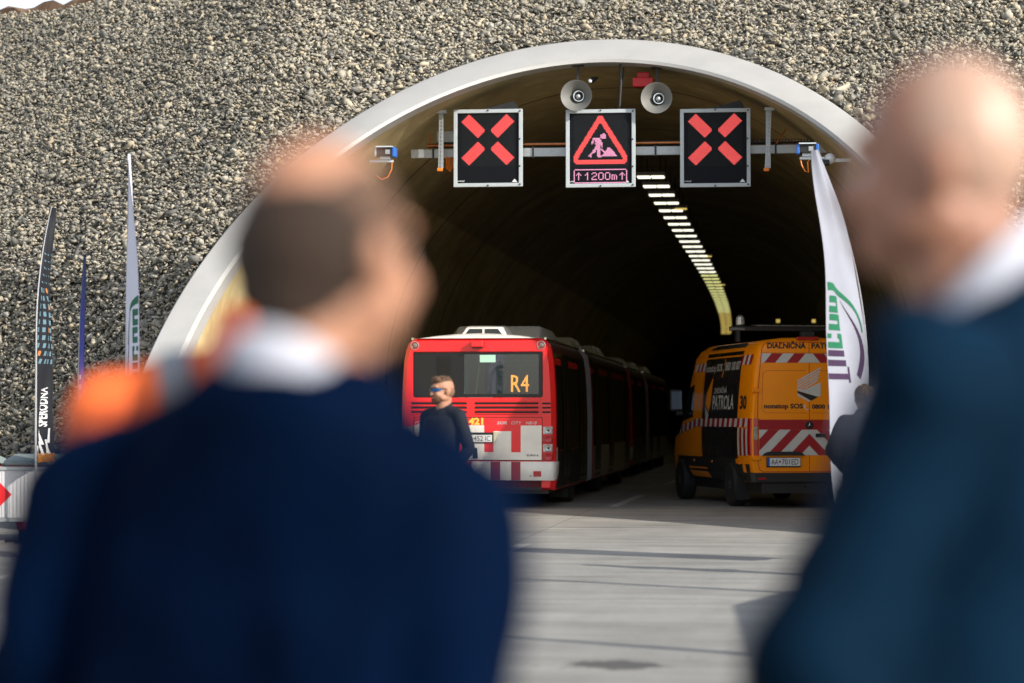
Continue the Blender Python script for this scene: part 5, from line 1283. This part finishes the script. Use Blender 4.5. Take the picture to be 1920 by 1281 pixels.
def dash_art(r, cl, S, z0, H):
    for o in (.006, -.006):
        B_, O_, W_ = MB(), MB(), MB()
        for k in range(15):
            z = 3.38 - k * .085 if k < 5 else 2.93 - (k - 5) * .092
            h = .02 if k < 5 else .055; n = 5
            for j in range(n):
                a = .12 + j * .19; a += .03 * math.sin(k)
                if k < 5 and j % 2: pass
                mb = O_ if (k in (5, 6, 7, 10, 11, 13) and j in ((k + 2) % 5,)) else B_
                sl = .05 - .012 * (k - 5) if k > 4 else .05
                patch(mb, S, o, ((a, z), (a + (.05 if k < 5 else .085), z), (a + (.05 if k < 5 else .085) - sl, z + h), (a - sl, z + h)), 2)
        V, Fc = text_geo('SPERODNA', .02)
        W_.add([S(.62 - p[1] * .30, 1.37 + p[0] * .46, o) for p in V], Fc)
        for (a, z, b_, c) in ((.90, 1.05, .66, 1.22), (.60, 1.04, .34, 1.20), (.55, 1.16, .28, 1.36), (.85, 1.18, .78, 1.35), (.2, 1.02, .06, 1.15)): patch(W_, S, o, ((a, z), (a - .16, z), (b_ - .1, c), (b_, c)), 3)
        B_.build('blue_dashes', 'dash_blue', cl, smooth=0); O_.build('orange_dashes', 'dash_orange', cl, smooth=0); W_.build('white_lettering', 'mark_white', cl, smooth=0)
        A = MB(); patch(A, S, .006, ((0, .955), (1, .955), (1, 1.06), (0, 1.06)), 6); patch(A, S, -.006, ((0, .955), (1, .955), (1, 1.06), (0, 1.06)), 6); A.build('amber_hem', 'flag_amber', cl, smooth=0)
fd = feather('feather_flag', (-5.51, 28.0, 0), RAD(180 + 81), 3.96, .95, .52, 'flag_black', 'black feather flag with pale dashes and an amber hem by the arrow board', dash_art, bend=.5, sag=.03)
def small_art(r, cl, S, z0, H):
    W_ = MB()
    for o in (.006, -.006):
        for k in range(7): z = 1.25 + k * .105; patch(W_, S, o, ((.2, z), (.75, z), (.75, z + .05), (.2, z + .05)), 2)
    W_.build('white_lettering', 'mark_white', cl, smooth=0)
feather('feather_flag', (-4.66, 26.0, 0), RAD(106), 3.20, .6, .55, 'flag_gradient', 'slim blue and pink feather flag seen edge-on, between the black and white ones', small_art, bend=.55, sag=.01)
feather('feather_flag', (3.95, 19.0, 0), RAD(-50), 3.55, .55, .6, 'flag_white', 'plain white feather flag standing behind the bald man', None, bend=.6, sag=.02)
feather('feather_flag', (4.3, 12.7, 0), RAD(-53), 3.7, .55, .6, 'flag_white', 'plain white feather flag in front of the unseen grey canopy', None, bend=.6, sag=.02)

# ------------------------------------------------------------------ arrow board and bin at the left
br = empty('arrow_board', (-6.05, 28.3, 0), RAD(4), 'white ribbed road barrier board with a red arrow on short legs', 'barrier')
b = MB(); b.box2(-1.9, .66, 0, .05, .30, .86)
bo = b.build('board', 'board_white', br, smooth=0, bevel=.008)
b = MB()
for k in range(58): x = -1.87 + k * .0435; b.box2(x, x + .008, -.006, .002, .31, .85)
b.build('board_ribs', 'board_white', bo, smooth=0)
b = MB(); b.box2(-1.9, .68, -.02, .07, .86, .90); b.box2(-1.9, .68, -.02, .07, .26, .30); b.build('edge_rail', 'steel', br, smooth=0)
b = MB(); f_ = F2(-.009); poly(b, f_, [(-.05, .32), (.20, .575), (-.05, .83), (-.45, .83), (-.20, .575), (-.45, .32)]); poly(b, f_, [(-.75, .32), (-.50, .575), (-.75, .83), (-1.15, .83), (-.90, .575), (-1.15, .32)]); b.build('red_arrow', 'sign_red', bo, smooth=0)
for x in (-1.6, -.9, .02, .5):
    b = MB(); b.box2(x - .03, x + .03, .0, .06, 0, .27); b.box2(x - .06, x + .06, -.25, .3, 0, .03); b.build('leg', 'steel', br, smooth=0, bevel=.005)
cn = empty('waste_bin', (-5.35, 29.1, 0), RAD(5), 'red plastic bin with grey-green lid between arrow board and portal ring', 'bin')
b = MB(); b.loft([[(-.55, -.35, .12), (.55, -.35, .12), (.55, .35, .12), (-.55, .35, .12)], [(-.66, -.42, .92), (.66, -.42, .92), (.66, .42, .92), (-.66, .42, .92)]]); b.build('tub', 'bin_red', cn, smooth=0, bevel=.04)
b = MB(); b.loft([[(x, -.46, z) for x, z in ((-.7, .92), (.7, .92), (.69, .97), (-.69, .97))], [(x, 0, z) for x, z in ((-.7, .92), (.7, .92), (.62, 1.04), (-.62, 1.04))], [(x, .46, z) for x, z in ((-.7, .92), (.7, .92), (.69, .98), (-.69, .98))]]); b.tube([(-.68, -.47, .93), (.68, -.47, .93)], .025, 8); b.build('lid', 'bin_lid', cn, smooth=30, bevel=.015)
for x in (-.5, .5): b = MB(); b.lathe([(.01, -.03), (.08, -.03), (.08, .03), (.01, .03)], (x, -.3, .08), (1, 0, 0), 18); b.build('wheel', 'rubber', cn)
cn2 = copy_tree(cn); cn2.location = (-6.85, 29.15, 0); cn2['label'] = 'plastic bin with grey-green lid directly behind the red arrows'

# ------------------------------------------------------------------ unseen canopy beyond the right edge, added and shaped to cast the road shadow
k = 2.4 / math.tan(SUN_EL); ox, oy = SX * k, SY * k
sc_ = empty('shadow_canopy', (1.72 + ox, 18.94 + oy, 0), 0, 'unseen grey canvas canopy on thin posts, added to cast a road shadow', 'canopy')
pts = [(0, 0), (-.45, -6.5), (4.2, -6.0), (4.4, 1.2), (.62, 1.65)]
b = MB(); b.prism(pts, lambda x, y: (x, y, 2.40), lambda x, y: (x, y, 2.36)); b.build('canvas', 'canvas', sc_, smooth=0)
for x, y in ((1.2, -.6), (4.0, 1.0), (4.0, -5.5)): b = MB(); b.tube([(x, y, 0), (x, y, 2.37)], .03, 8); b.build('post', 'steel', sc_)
